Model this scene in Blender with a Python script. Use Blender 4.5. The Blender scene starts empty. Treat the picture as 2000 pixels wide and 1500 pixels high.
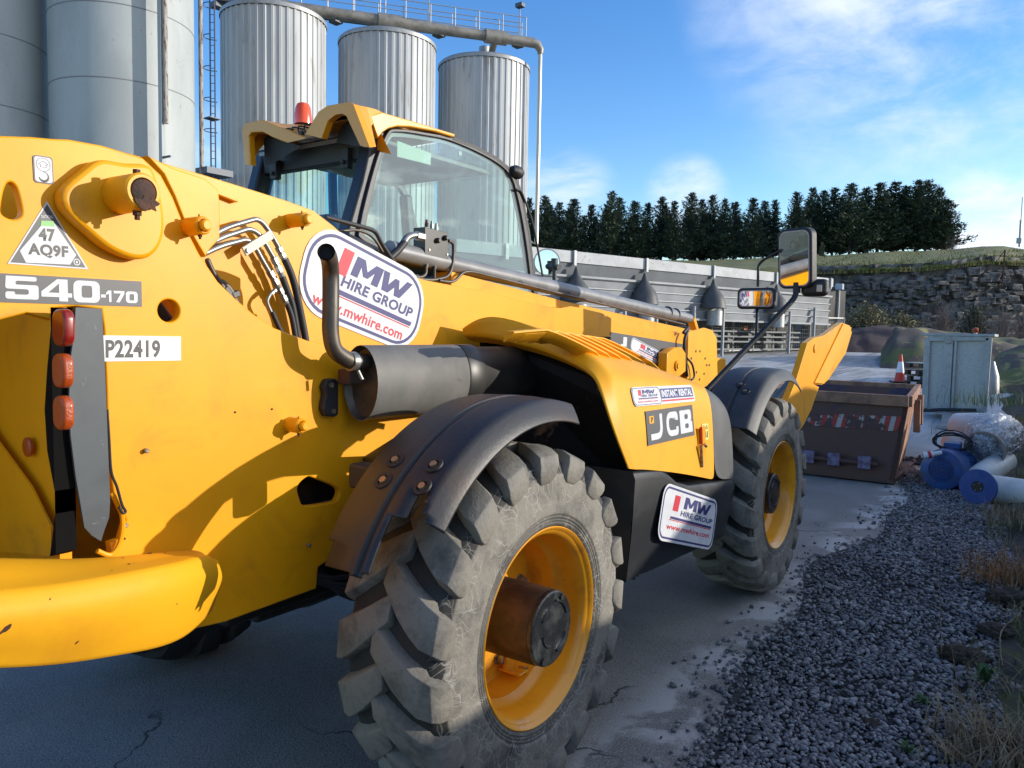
import bpy, math, random
from mathutils import Vector, Matrix, noise
random.seed(7)
S = bpy.context.scene
COL = S.collection
R = math.radians
V = Vector
# ---------------------------------------------------------------- camera
CP = V((-2.1605, -2.5582, 1.6252)); YAW, PIT, ROL = R(35.0887), R(3.964), R(1.0738); FPX = 1505.06
cf = V((math.cos(YAW)*math.cos(PIT), math.sin(YAW)*math.cos(PIT), -math.sin(PIT)))
_r = cf.cross(V((0,0,1))).normalized(); _u = _r.cross(cf)
cr = _r*math.cos(ROL) + _u*math.sin(ROL); cu = -_r*math.sin(ROL) + _u*math.cos(ROL)
cam_d = bpy.data.cameras.new('camera'); cam = bpy.data.objects.new('camera', cam_d); COL.objects.link(cam)
m = Matrix((cr, cu, -cf)).transposed().to_4x4(); m.translation = CP; cam.matrix_world = m
cam_d.sensor_width = 36; cam_d.lens = FPX/2000*36; cam_d.clip_end = 3000; cam_d.clip_start = .05
S.camera = cam
S.cycles.transparent_max_bounces = 32
# ---------------------------------------------------------------- light
SUN = V((.71, -1.0, .275)).normalized()
S.view_settings.view_transform = 'Standard'; S.view_settings.look = 'None'
S.view_settings.exposure = 0.46; S.view_settings.gamma = 1; S.view_settings.use_curve_mapping = False
w = bpy.data.worlds.new('World'); S.world = w; w.use_nodes = True
nt = w.node_tree; nt.nodes.clear(); N = nt.nodes.new; L = nt.links.new
def mth(op, a, b=None, nt=nt, clamp=False):
    n = nt.nodes.new('ShaderNodeMath'); n.operation = op; n.use_clamp = clamp
    for i, v in enumerate((a, b)):
        if v is None: continue
        if isinstance(v, (int, float)): n.inputs[i].default_value = v
        else: nt.links.new(v, n.inputs[i])
    return n.outputs[0]
out = N('ShaderNodeOutputWorld'); bg = N('ShaderNodeBackground'); sky = N('ShaderNodeTexSky')
sky.sky_type = 'NISHITA'; sky.sun_disc = False; sky.sun_elevation = math.asin(SUN.z)
sky.sun_rotation = math.atan2(SUN.x, SUN.y); sky.air_density = 1.0; sky.dust_density = .3; sky.ozone_density = 2.2
hs = N('ShaderNodeHueSaturation'); hs.inputs['Saturation'].default_value = 1.32; hs.inputs['Value'].default_value = 1.45
hs.inputs['Hue'].default_value = .514
L(sky.outputs[0], hs.inputs['Color'])
tc = N('ShaderNodeTexCoord')
def noise_w(scale, detail, rough, dist, vec=None, stretch=(1,1,1)):
    mp = N('ShaderNodeMapping'); mp.inputs['Scale'].default_value = stretch; L(tc.outputs['Generated'], mp.inputs['Vector'])
    n = N('ShaderNodeTexNoise'); n.inputs['Scale'].default_value = scale; n.inputs['Detail'].default_value = detail
    n.inputs['Roughness'].default_value = rough; n.inputs['Distortion'].default_value = dist
    L(mp.outputs[0], n.inputs['Vector']); return n.outputs['Fac']
def ramp_w(fac, a, b):
    r = N('ShaderNodeMapRange'); r.interpolation_type = 'SMOOTHSTEP'; r.inputs[1].default_value = a; r.inputs[2].default_value = b
    L(fac, r.inputs[0]); return r.outputs[0]
def lobe(px, py, inner, outer):      # smooth patch of cloud cover round a sky direction
    d = (cr*(px-1000) + cu*(750-py) + cf*FPX).normalized()
    vm = N('ShaderNodeVectorMath'); vm.operation = 'DOT_PRODUCT'; nn = N('ShaderNodeVectorMath'); nn.operation = 'NORMALIZE'
    L(tc.outputs['Generated'], nn.inputs[0]); L(nn.outputs[0], vm.inputs[0]); vm.inputs[1].default_value = d
    return ramp_w(vm.outputs['Value'], math.cos(R(outer)), math.cos(R(inner)))
n1 = noise_w(2.6, 9, .58, .6, stretch=(1, 1, 2.2)); n2 = noise_w(7, 8, .62, .5, stretch=(1, 1, 2.5))
nsum = mth('ADD', mth('MULTIPLY', n1, .62), mth('MULTIPLY', n2, .38))
wisps = ramp_w(nsum, .36, .66)
cov = None
for (px, py, i_, o_, k) in [(1950, -160, 5, 19, 1.0), (1850, 60, 3, 14, .75), (2140, 180, 3, 13, .6), (1945, 440, 1, 5.0, 1.6), (2050, 440, 2, 7, 1.3), (1340, 385, .3, 3.4, 1.2), (1090, 400, 1, 5, 1.0), (1500, 40, 1, 6, .45),(420,290,.5,3.5,.7)]:
    l = mth('MULTIPLY', lobe(px, py, i_, o_), k)
    cov = l if cov is None else mth('MAXIMUM', cov, l)
# cover over the rest of the sky dome (behind the camera), as the glass of the cab reflects it
db = V((.45, -.85, .25)).normalized()
vm = N('ShaderNodeVectorMath'); vm.operation = 'DOT_PRODUCT'; L(tc.outputs['Generated'], vm.inputs[0]); vm.inputs[1].default_value = db
cov = mth('MAXIMUM', cov, mth('MULTIPLY', ramp_w(vm.outputs['Value'], .30, .75), 2.2))
cl = mth('MULTIPLY', cov, wisps, clamp=True)
cl = mth('MULTIPLY', cl, 1.0, clamp=True)
mx = N('ShaderNodeMixRGB'); L(cl, mx.inputs[0]); L(hs.outputs[0], mx.inputs[1]); mx.inputs[2].default_value = (5.0, 5.4, 6.1, 1)
L(mx.outputs[0], bg.inputs[0]); bg.inputs[1].default_value = .15; L(bg.outputs[0], out.inputs[0])
sd = bpy.data.lights.new('sun', 'SUN'); sd.energy = 3.3; sd.angle = R(.53); sd.color = (1, .93, .82)
so = bpy.data.objects.new('sun', sd); COL.objects.link(so); so.rotation_mode = 'QUATERNION'; so.rotation_quaternion = SUN.to_track_quat('Z', 'Y')
so.location = (0, 0, 30)
# ---------------------------------------------------------------- pixel rays to points on real planes
def ray(px, py): return cr*(px-1000) + cu*(750-py) + cf*FPX
def onp(px, py, ax, v):
    d = ray(px, py); return CP + d*((v-CP[ax])/d[ax])
def PX(px, py, x): return onp(px, py, 0, x)
def PY(px, py, y): return onp(px, py, 1, y)
def PZ(px, py, z): return onp(px, py, 2, z)
FH = V((math.cos(YAW), math.sin(YAW), 0)); RH = V((math.sin(YAW), -math.cos(YAW), 0))
def PD(px, py, d):                       # point at horizontal distance d along the viewing azimuth
    q = ray(px, py); return CP + q*(d/q.dot(FH))
def gz(d): return 0 if d < 9 else (.03*(d-9) if d < 42 else .99 + .004*(d-42))
def depth(p): return (V(p)-CP).dot(FH)
def GD(px, d, dz=0):                     # ground point under image column px at distance d
    lat = (px-1000)/FPX*d*1.0; p = CP + FH*d + RH*lat; p.z = gz(d)+dz; return p
# ---------------------------------------------------------------- materials
MATS = {}
def mat(name, col, rough=.6, metal=0, col2=None, nscale=3, nrange=(.4, .65), bump=0, bscale=30, coat=0, col3=None, n3=(12, .55, .7), rough2=None, spec=None, emis=None, stretch=None, alpha=None):
    if name in MATS: return MATS[name]
    M = bpy.data.materials.new(name); M.use_nodes = True; t = M.node_tree; b = t.nodes['Principled BSDF']
    b.inputs['Base Color'].default_value = (*col, 1); b.inputs['Roughness'].default_value = rough; b.inputs['Metallic'].default_value = metal
    if coat: b.inputs['Coat Weight'].default_value = coat; b.inputs['Coat Roughness'].default_value = .08
    if spec is not None: b.inputs['Specular IOR Level'].default_value = spec
    tcn = t.nodes.new('ShaderNodeTexCoord'); vec = tcn.outputs['Object']
    if stretch:
        mp = t.nodes.new('ShaderNodeMapping'); mp.inputs['Scale'].default_value = stretch; t.links.new(vec, mp.inputs['Vector']); vec = mp.outputs[0]
    def nz(sc, det=8, ro=.6, dist=.3):
        n = t.nodes.new('ShaderNodeTexNoise'); n.inputs['Scale'].default_value = sc; n.inputs['Detail'].default_value = det
        n.inputs['Roughness'].default_value = ro; n.inputs['Distortion'].default_value = dist; t.links.new(vec, n.inputs['Vector']); return n.outputs['Fac']
    def mr(f, a, b_):
        r = t.nodes.new('ShaderNodeMapRange'); r.interpolation_type = 'SMOOTHSTEP'; r.inputs[1].default_value = a; r.inputs[2].default_value = b_; t.links.new(f, r.inputs[0]); return r.outputs[0]
    cur = None
    if col2:
        f = mr(nz(nscale), *nrange); x = t.nodes.new('ShaderNodeMixRGB'); t.links.new(f, x.inputs[0]); x.inputs[1].default_value = (*col, 1); x.inputs[2].default_value = (*col2, 1); cur = x.outputs[0]
        if rough2 is not None:
            q = t.nodes.new('ShaderNodeMapRange'); t.links.new(f, q.inputs[0]); q.inputs[3].default_value = rough; q.inputs[4].default_value = rough2; t.links.new(q.outputs[0], b.inputs['Roughness'])
    if col3:
        f = mr(nz(n3[0], 10, .65, .6), n3[1], n3[2]); x = t.nodes.new('ShaderNodeMixRGB'); t.links.new(f, x.inputs[0])
        if cur: t.links.new(cur, x.inputs[1])
        else: x.inputs[1].default_value = (*col, 1)
        x.inputs[2].default_value = (*col3, 1); cur = x.outputs[0]
    if cur: t.links.new(cur, b.inputs['Base Color'])
    if bump:
        bn = t.nodes.new('ShaderNodeBump'); bn.inputs['Strength'].default_value = bump; bn.inputs['Distance'].default_value = .01
        t.links.new(nz(bscale, 6, .65, 0), bn.inputs['Height']); t.links.new(bn.outputs[0], b.inputs['Normal'])
    if emis: b.inputs['Emission Color'].default_value = (*emis[0], 1); b.inputs['Emission Strength'].default_value = emis[1]
    MATS[name] = M; return M
YE = (.86, .375, .004)
yel = mat('yellow_paint', YE, .42, col2=(.83, .345, .004), nscale=2.2, coat=.06, spec=.3, col3=(.60, .25, .012), n3=(4, .50, .78), bump=.03, bscale=240)
yel2 = mat('yellow_paint_weathered', (.82, .385, .006), .6, col2=(.70, .31, .008), spec=.35, nscale=2.5, col3=(.12, .045, .02), n3=(9, .695, .74), bump=.06, bscale=40)
yelc = mat('yellow_cab_paint', (.82, .335, .006), .35, coat=.2, col2=(.84, .36, .006), nscale=4)
yelh = mat('yellow_hood_plastic', (.86, .385, .006), .5, spec=.35, col2=(.80, .35, .008), nscale=5, bump=.04, bscale=180)
yelw = mat('yellow_wheel_paint', (.85, .36, .01), .36, coat=.3, col2=(.60, .22, .015), nscale=7, nrange=(.5, .78), col3=(.2, .1, .04), n3=(26, .66, .74))
blk = mat('black_plastic', (.018, .018, .02), .5, bump=.25, bscale=300)
blkm = mat('black_metal', (.012, .012, .013), .42, col2=(.03, .028, .025), nscale=6)
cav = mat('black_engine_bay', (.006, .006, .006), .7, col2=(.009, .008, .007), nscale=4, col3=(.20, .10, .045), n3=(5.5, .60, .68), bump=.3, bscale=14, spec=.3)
gplas = mat('dark_grey_plastic', (.055, .058, .06), .5, col2=(.085, .085, .085), nscale=6, bump=.35, bscale=260)
skirtm = mat('charcoal_skirt_plastic', (.02, .021, .023), .38, col2=(.045, .045, .045), nscale=5, nrange=(.5,.75), bump=.1, bscale=120)
fendm = mat('black_rubber_mudguard', (.022, .022, .025), .45, col2=(.055, .03, .016), nscale=2.4, nrange=(.44, .68), col3=(.06, .055, .05), n3=(14, .62, .76), bump=.1, bscale=60)
fendm2 = mat('grey_rubber_mudguard', (.04, .042, .046), .55, col2=(.07, .07, .07), nscale=3.5, bump=.08, bscale=60)
recess = mat('recess_black', (.004,.004,.004), .9, spec=.15)
dflap = mat('grey_guard_plate', (.065, .078, .088), .5, col2=(.05, .06, .068), nscale=7, col3=(.16, .18, .19), n3=(30, .62, .7))
steel = mat('zinc_pipe', (.30, .31, .30), .38, .7, col2=(.22, .22, .20), nscale=12)
alu = mat('brushed_muffler', (.12, .117, .11), .6, .2, col2=(.17, .16, .145), nscale=5, nrange=(.35, .7), col3=(.08, .075, .07), n3=(9, .62, .72), bump=.08, bscale=60)
exh = mat('exhaust_pipe_metal', (.085, .075, .066), .45, .6, col2=(.13, .11, .09), nscale=12)
rust = mat('rusty_steel', (.12, .05, .028), .8, .2, col2=(.05, .035, .03), nscale=8, bump=.6, bscale=60)
rod = mat('grey_cylinder_tube', (.25, .25, .255), .45, .15, col2=(.19, .19, .19), nscale=7)
hose = mat('rubber_hose', (.02, .02, .022), .55)
whiteb = mat('cream_bracket', (.6, .57, .45), .5)
white = mat('white_vinyl', (.64, .65, .67), .5, col2=(.57, .58, .60), nscale=14)
navy = mat('navy_print', (.03, .032, .15), .55)
redp = mat('red_print', (.55, .02, .04), .55)
greyp = mat('grey_print', (.075, .075, .08), .45)
blackp = mat('black_print', (.02, .02, .022), .4)
greenp = mat('green_print', (.20, .50, .15), .45)
paleg = mat('pale_green_print', (.62, .70, .62), .45)
orng = mat('orange_lens', (.38, .055, .005), .35, coat=.25, bump=.3, bscale=90)
redl = mat('red_lens', (.24, .010, .007), .3, coat=.3)
chrome = mat('mirror_silver', (.9, .9, .9), .02, 1)
bolt = mat('bolt_steel', (.35, .33, .29), .45, .7, col2=(.2, .14, .09), nscale=60)
boltb = mat('bronze_bolt', (.42, .28, .16), .4, .6)

def rubber():
    M = bpy.data.materials.new('dusty_tyre_rubber'); M.use_nodes = True; t = M.node_tree; b = t.nodes['Principled BSDF']
    tcn = t.nodes.new('ShaderNodeTexCoord')
    def nz(sc, det, dist=.3):
        n = t.nodes.new('ShaderNodeTexNoise'); n.inputs['Scale'].default_value = sc; n.inputs['Detail'].default_value = det; n.inputs['Distortion'].default_value = dist
        n.inputs['Roughness'].default_value = .65; t.links.new(tcn.outputs['Object'], n.inputs['Vector']); return n.outputs['Fac']
    def mr(f, a, b_, c=0, d=1):
        r = t.nodes.new('ShaderNodeMapRange'); r.inputs[1].default_value = a; r.inputs[2].default_value = b_; r.inputs[3].default_value = c; r.inputs[4].default_value = d; t.links.new(f, r.inputs[0]); return r.outputs[0]
    def mix(f, a, c):
        x = t.nodes.new('ShaderNodeMixRGB'); t.links.new(f, x.inputs[0])
        for i, v in ((1, a), (2, c)):
            if isinstance(v, tuple): x.inputs[i].default_value = (*v, 1)
            else: t.links.new(v, x.inputs[i])
        return x.outputs[0]
    c = mix(mr(nz(5, 10), .32, .52), (.05, .047, .041), (.225, .205, .17))
    c = mix(mr(nz(34, 6), .55, .7, 0, .5), c, (.10, .095, .085))
    # distance from the axle: tread floor darkened to near black, bead less, worn lugs not
    at = t.nodes.new('ShaderNodeAttribute'); at.attribute_name = 'groove'
    c = mix(mr(at.outputs['Fac'], 0, 1, 0, .9), c, (.011, .011, .011))
    # fine cracks and light scuff lines
    for sc, wd in ((19, .035), (9, .02), (4.5, .008)):
        v = t.nodes.new('ShaderNodeTexVoronoi'); v.feature = 'DISTANCE_TO_EDGE'; v.inputs['Scale'].default_value = sc
        dn = t.nodes.new('ShaderNodeTexNoise'); dn.inputs['Scale'].default_value = 6; t.links.new(tcn.outputs['Object'], dn.inputs['Vector'])
        ad = t.nodes.new('ShaderNodeVectorMath'); ad.operation = 'MULTIPLY_ADD'; t.links.new(dn.outputs['Color'], ad.inputs[0]); ad.inputs[1].default_value = (.22, .22, .22); t.links.new(tcn.outputs['Object'], ad.inputs[2])
        t.links.new(ad.outputs[0], v.inputs['Vector'])
        f = mr(v.outputs['Distance'], 0, wd, .8, 0)
        g = mth('MULTIPLY', f, mr(nz(4, 3), .40, .52), nt=t)
        side = t.nodes.new('ShaderNodeAttribute'); side.attribute_name = 'side'
        g = mth('MULTIPLY', g, side.outputs['Fac'], nt=t)
        c = mix(g, c, (.36, .34, .30))
    t.links.new(c, b.inputs['Base Color']); b.inputs['Roughness'].default_value = .75
    bn = t.nodes.new('ShaderNodeBump'); bn.inputs['Strength'].default_value = .35; bn.inputs['Distance'].default_value = .01
    t.links.new(nz(70, 6), bn.inputs['Height']); t.links.new(bn.outputs[0], b.inputs['Normal'])
    return M
tyrem = rubber()

def glass(name, tint, refl, milky=0):
    M = bpy.data.materials.new(name); M.use_nodes = True; t = M.node_tree; t.nodes.remove(t.nodes['Principled BSDF'])
    o = t.nodes['Material Output']; tr = t.nodes.new('ShaderNodeBsdfTransparent'); tr.inputs[0].default_value = (*tint, 1)
    gl = t.nodes.new('ShaderNodeBsdfGlossy'); gl.inputs['Roughness'].default_value = 0
    fr = t.nodes.new('ShaderNodeLayerWeight'); fr.inputs[0].default_value = .5      # same on both faces of the pane
    f = mth('ADD', mth('POWER', fr.outputs['Facing'], 4.0, nt=t), refl, nt=t, clamp=True)
    ms = t.nodes.new('ShaderNodeMixShader'); t.links.new(f, ms.inputs[0]); t.links.new(tr.outputs[0], ms.inputs[1]); t.links.new(gl.outputs[0], ms.inputs[2])
    last = ms.outputs[0]
    if milky:
        df = t.nodes.new('ShaderNodeBsdfDiffuse'); df.inputs[0].default_value = (.6, .63, .6, 1); m2 = t.nodes.new('ShaderNodeMixShader'); m2.inputs[0].default_value = milky
        t.links.new(last, m2.inputs[1]); t.links.new(df.outputs[0], m2.inputs[2]); last = m2.outputs[0]
    t.links.new(last, o.inputs[0]); return M
cabglass = glass('tinted_cab_glass', (.86, .95, .92), .16, .03)
cabglass2 = glass('rear_cab_glass', (.86, .96, .94), .05, 0)

# ---------------------------------------------------------------- mesh helpers
def link(name, me, m=None, parent=None, smooth=False, bevel=0, seg=2, label=None, kind=None):
    o = bpy.data.objects.new(name, me); COL.objects.link(o)
    if m and not me.materials: me.materials.append(m)
    if parent is not None:
        o.parent = parent
        if parent.type == 'EMPTY': o.matrix_parent_inverse = Matrix.Translation(-parent.location)
        elif parent.parent is None: o.matrix_parent_inverse = Matrix.Translation(-parent.location)
    if smooth: me.shade_smooth()
    if bevel:
        b = o.modifiers.new('bevel', 'BEVEL'); b.width = bevel; b.segments = seg; b.limit_method = 'ANGLE'; b.angle_limit = R(32)
        me.shade_smooth(); b.harden_normals = True
    if label: o['label'] = label
    if kind: o['kind'] = kind
    return o
class MB:
    def __init__(s): s.v = []; s.f = []
    def add(s, vs, fs):
        n = len(s.v); s.v += [tuple(a) for a in vs]; s.f += [tuple(i+n for i in f) for f in fs]; return s
    def box(s, c, d, M=None):
        x, y, z = d[0]/2, d[1]/2, d[2]/2
        vs = [V((i*x, j*y, k*z)) for i in (-1, 1) for j in (-1, 1) for k in (-1, 1)]
        if M is not None: vs = [M @ a for a in vs]
        return s.add([a+V(c) for a in vs], [(0,1,3,2),(4,6,7,5),(0,4,5,1),(2,3,7,6),(0,2,6,4),(1,5,7,3)])
    def bar(s, a, b, w, h=None, up=(0,0,1)):       # rectangular bar from a to b
        a = V(a); b = V(b); h = h or w; t = (b-a).normalized(); u = V(up)
        if abs(t.dot(u)) > .98: u = V((1,0,0))
        sd_ = t.cross(u).normalized(); u = sd_.cross(t); sd_ = sd_*w/2; u = u*h/2
        return s.add([a-sd_-u, a+sd_-u, a+sd_+u, a-sd_+u, b-sd_-u, b+sd_-u, b+sd_+u, b-sd_+u], [(3,2,1,0),(4,5,6,7),(0,1,5,4),(1,2,6,5),(2,3,7,6),(3,0,4,7)])
    def tube(s, pts, r, n=12, closed=False, caps=True):
        pts = [V(p) for p in pts]; k = len(pts); rs = r if isinstance(r, (list, tuple)) else [r]*k
        rings = []; pu = None
        for i, p in enumerate(pts):
            if closed: t = pts[(i+1) % k]-pts[i-1]
            else: t = pts[min(i+1, k-1)]-pts[max(i-1, 0)]
            t.normalize()
            if pu is None:
                u = V((0,0,1)) if abs(t.z) < .9 else V((1,0,0))
            else: u = pu
            u = (u-t*u.dot(t)).normalized(); pu = u; w_ = t.cross(u)
            rings.append([p+(u*math.cos(a)+w_*math.sin(a))*rs[i] for a in [2*math.pi*j/n for j in range(n)]])
        fs = []; vs = [q for rg in rings for q in rg]
        for i in range(k if closed else k-1):
            for j in range(n):
                a = i*n+j; b = i*n+(j+1) % n; c = ((i+1) % k)*n+(j+1) % n; d = ((i+1) % k)*n+j; fs.append((a, b, c, d))
        if caps and not closed: fs.append(tuple(range(n))[::-1]); fs.append(tuple((k-1)*n+j for j in range(n)))
        return s.add(vs, fs)
    def lathe(s, prof, c, axis=(0,-1,0), n=48, a0=0, a1=2*math.pi):   # prof: (along axis, radius)
        ax = V(axis).normalized(); u = V((0,0,1)) if abs(ax.z) < .9 else V((1,0,0)); u = (u-ax*u.dot(ax)).normalized(); w_ = ax.cross(u); c = V(c)
        full = abs(a1-a0-2*math.pi) < 1e-6; k = n if full else n+1; vs = []; fs = []
        for (h, r) in prof:
            for j in range(k):
                a = a0+(a1-a0)*j/n; vs.append(c+ax*h+(u*math.cos(a)+w_*math.sin(a))*r)
        for i in range(len(prof)-1):
            for j in range(n):
                j2 = (j+1) % k if full else j+1
                fs.append((i*k+j, i*k+j2, (i+1)*k+j2, (i+1)*k+j))
        return s.add(vs, fs)
    def loft(s, rings, closed=True, caps=True):
        n = len(rings[0]); vs = [q for rg in rings for q in rg]; fs = []
        for i in range(len(rings)-1):
            for j in range(n if closed else n-1):
                fs.append((i*n+j, i*n+(j+1) % n, (i+1)*n+(j+1) % n, (i+1)*n+j))
        if caps and closed: fs.append(tuple(range(n))[::-1]); fs.append(tuple((len(rings)-1)*n+j for j in range(n)))
        return s.add(vs, fs)
    def prism(s, pts, ext):
        n = len(pts); e = V(ext); pts = [V(p) for p in pts]
        return s.add(pts+[p+e for p in pts], [tuple(range(n))[::-1], tuple(range(n, 2*n))]+[(i, (i+1) % n, n+(i+1) % n, n+i) for i in range(n)])
    def mesh(s, name='mesh', fix=True):
        me = bpy.data.meshes.new(name); me.from_pydata(s.v, [], s.f); me.update()
        if fix:
            import bmesh
            bm = bmesh.new(); bm.from_mesh(me); bmesh.ops.recalc_face_normals(bm, faces=bm.faces); bm.to_mesh(me); bm.free()
        return me
    def build(s, name, m=None, parent=None, smooth=False, bevel=0, fix=True, **k):
        me = s.mesh(name, fix); o = link(name, me, m, parent, False, bevel, **k)
        if smooth:
            me.shade_smooth(); me.set_sharp_from_angle(angle=R(38))
        return o
def smooth_path(pts, n=6, closed=False):       # Catmull-Rom
    pts = [V(p) for p in pts]; k = len(pts); o = []
    rng = range(k if closed else k-1)
    for i in rng:
        if closed: p0, p1, p2, p3 = pts[i-1], pts[i], pts[(i+1) % k], pts[(i+2) % k]
        else: p0, p1, p2, p3 = pts[max(i-1,0)], pts[i], pts[i+1], pts[min(i+2,k-1)]
        for j in range(n):
            t = j/n; o.append(.5*((2*p1)+(p2-p0)*t+(2*p0-5*p1+4*p2-p3)*t*t+(3*p1-p0-3*p2+p3)*t**3))
    if not closed: o.append(pts[-1])
    return o
def round_path(pts, r, n=5):                    # polyline with rounded corners
    pts = [V(p) for p in pts]; o = [pts[0]]
    for i in range(1, len(pts)-1):
        a, b, c = pts[i-1], pts[i], pts[i+1]; d1 = (a-b); d2 = (c-b); q = min(r, d1.length*.48, d2.length*.48); A = b+d1.normalized()*q; B = b+d2.normalized()*q
        for j in range(n+1): t = j/n; o.append((1-t)**2*A+2*t*(1-t)*b+t*t*B)
    return o+[pts[-1]]
def curve_mesh(loops, ext=0, bev=0, res=2):     # 2D filled loops (holes allowed) -> mesh, thickness 2*ext
    cu_ = bpy.data.curves.new('c', 'CURVE'); cu_.dimensions = '2D'; cu_.fill_mode = 'BOTH'; cu_.extrude = ext; cu_.bevel_depth = bev; cu_.bevel_resolution = res; cu_.offset = -bev
    for lp in loops:
        sp = cu_.splines.new('POLY'); sp.points.add(len(lp)-1)
        for p, q in zip(sp.points, lp): p.co = (q[0], q[1], 0, 1)
        sp.use_cyclic_u = True
    return _tomesh(cu_)
def _tomesh(cd):
    o = bpy.data.objects.new('tmp', cd); COL.objects.link(o); dg = bpy.context.evaluated_depsgraph_get(); dg.update()
    me = bpy.data.meshes.new_from_object(o.evaluated_get(dg)); bpy.data.objects.remove(o); return me
SIDE = Matrix(((1,0,0,0),(0,0,-1,0),(0,1,0,0),(0,0,0,1)))      # local x,y,z -> world x, z, -y
def frame_side(y, ox=0, oz=0, ang=0):
    return Matrix.Translation((ox, y, oz)) @ SIDE @ Matrix.Rotation(ang, 4, 'Z')
def side_plate(name, loops, y0, y1, m, parent, bev=.004, **k):   # plate in x-z from y0 (outer, nearer the right side) to y1
    me = curve_mesh(loops, abs(y1-y0)/2-bev, bev); me.transform(frame_side((y0+y1)/2)); me.shade_smooth(); me.set_sharp_from_angle(angle=R(50))
    return link(name, me, m, parent, **k)
def xz(pxs, y): return [((p := PY(a, b, y)).x, p.z) for a, b in pxs]
def circ2(cx, cy, r, n=24, r2=None): return [(cx+r*math.cos(2*math.pi*i/n), cy+(r2 or r)*math.sin(2*math.pi*i/n)) for i in range(n)]
def rrect(x0, y0, x1, y1, r, n=5):
    o = []
    for cx, cy, a in ((x1-r, y1-r, 0), (x0+r, y1-r, 90), (x0+r, y0+r, 180), (x1-r, y0+r, 270)):
        for i in range(n+1): t = R(a+90*i/n); o.append((cx+r*math.cos(t), cy+r*math.sin(t)))
    return o
def sm2(pts, n=5): return [(q.x, q.y) for q in smooth_path([(a, b, 0) for a, b in pts], n, True)]
def text_mesh(s, box, bold=.02, shear=0, sx=1):
    c = bpy.data.curves.new('t', 'FONT'); c.body = s; c.size = 1; c.offset = bold; c.shear = shear; c.space_character = 1+bold*1.5; c.resolution_u = 4
    me = _tomesh(c); vs = [v.co for v in me.vertices]
    x0 = min(v.x for v in vs); x1 = max(v.x for v in vs); y0 = min(v.y for v in vs); y1 = max(v.y for v in vs)
    kx = (box[2]-box[0])/(x1-x0); ky = (box[3]-box[1])/(y1-y0)
    for v in me.vertices: v.co = ((v.co.x-x0)*kx+box[0], (v.co.y-y0)*ky+box[1], 0)
    return me
def flat(name, src, M, lift, m, parent, **k):    # print laid on a surface; src = mesh or loops
    me = src if isinstance(src, bpy.types.Mesh) else curve_mesh(src, .0004)
    me.transform(M @ Matrix.Translation((0, 0, lift))); return link(name, me, m, parent, **k)
def thing(name, loc, label, cat, group=None):
    o = bpy.data.objects.new(name, None); COL.objects.link(o); o.location = loc; o.empty_display_size = .2
    o['label'] = label; o['category'] = cat
    if group: o['group'] = group
    return o
def tag(o, label, cat, group=None, kind=None):
    if label: o['label'] = label
    if cat: o['category'] = cat
    if group: o['group'] = group
    if kind: o['kind'] = kind
    return o
def cut_on(name, p, axis, r, length, m, parent, n=24, bevel=0, prof=None, **k):   # turned boss from p along axis
    return MB().lathe(prof or [(0, r), (length, r), (length, 0)], p, axis, n).build(name, m, parent, smooth=True, bevel=bevel, **k)
# ================================================================ TELEHANDLER (x forward, right side at -y)
T = thing('telehandler', (1.2, 0, 0), 'big yellow telescopic handler with lugged tyres and hire stickers, parked beside the gravel', 'telehandler')
WB, HC, TR = 2.75, .625, .635
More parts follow.
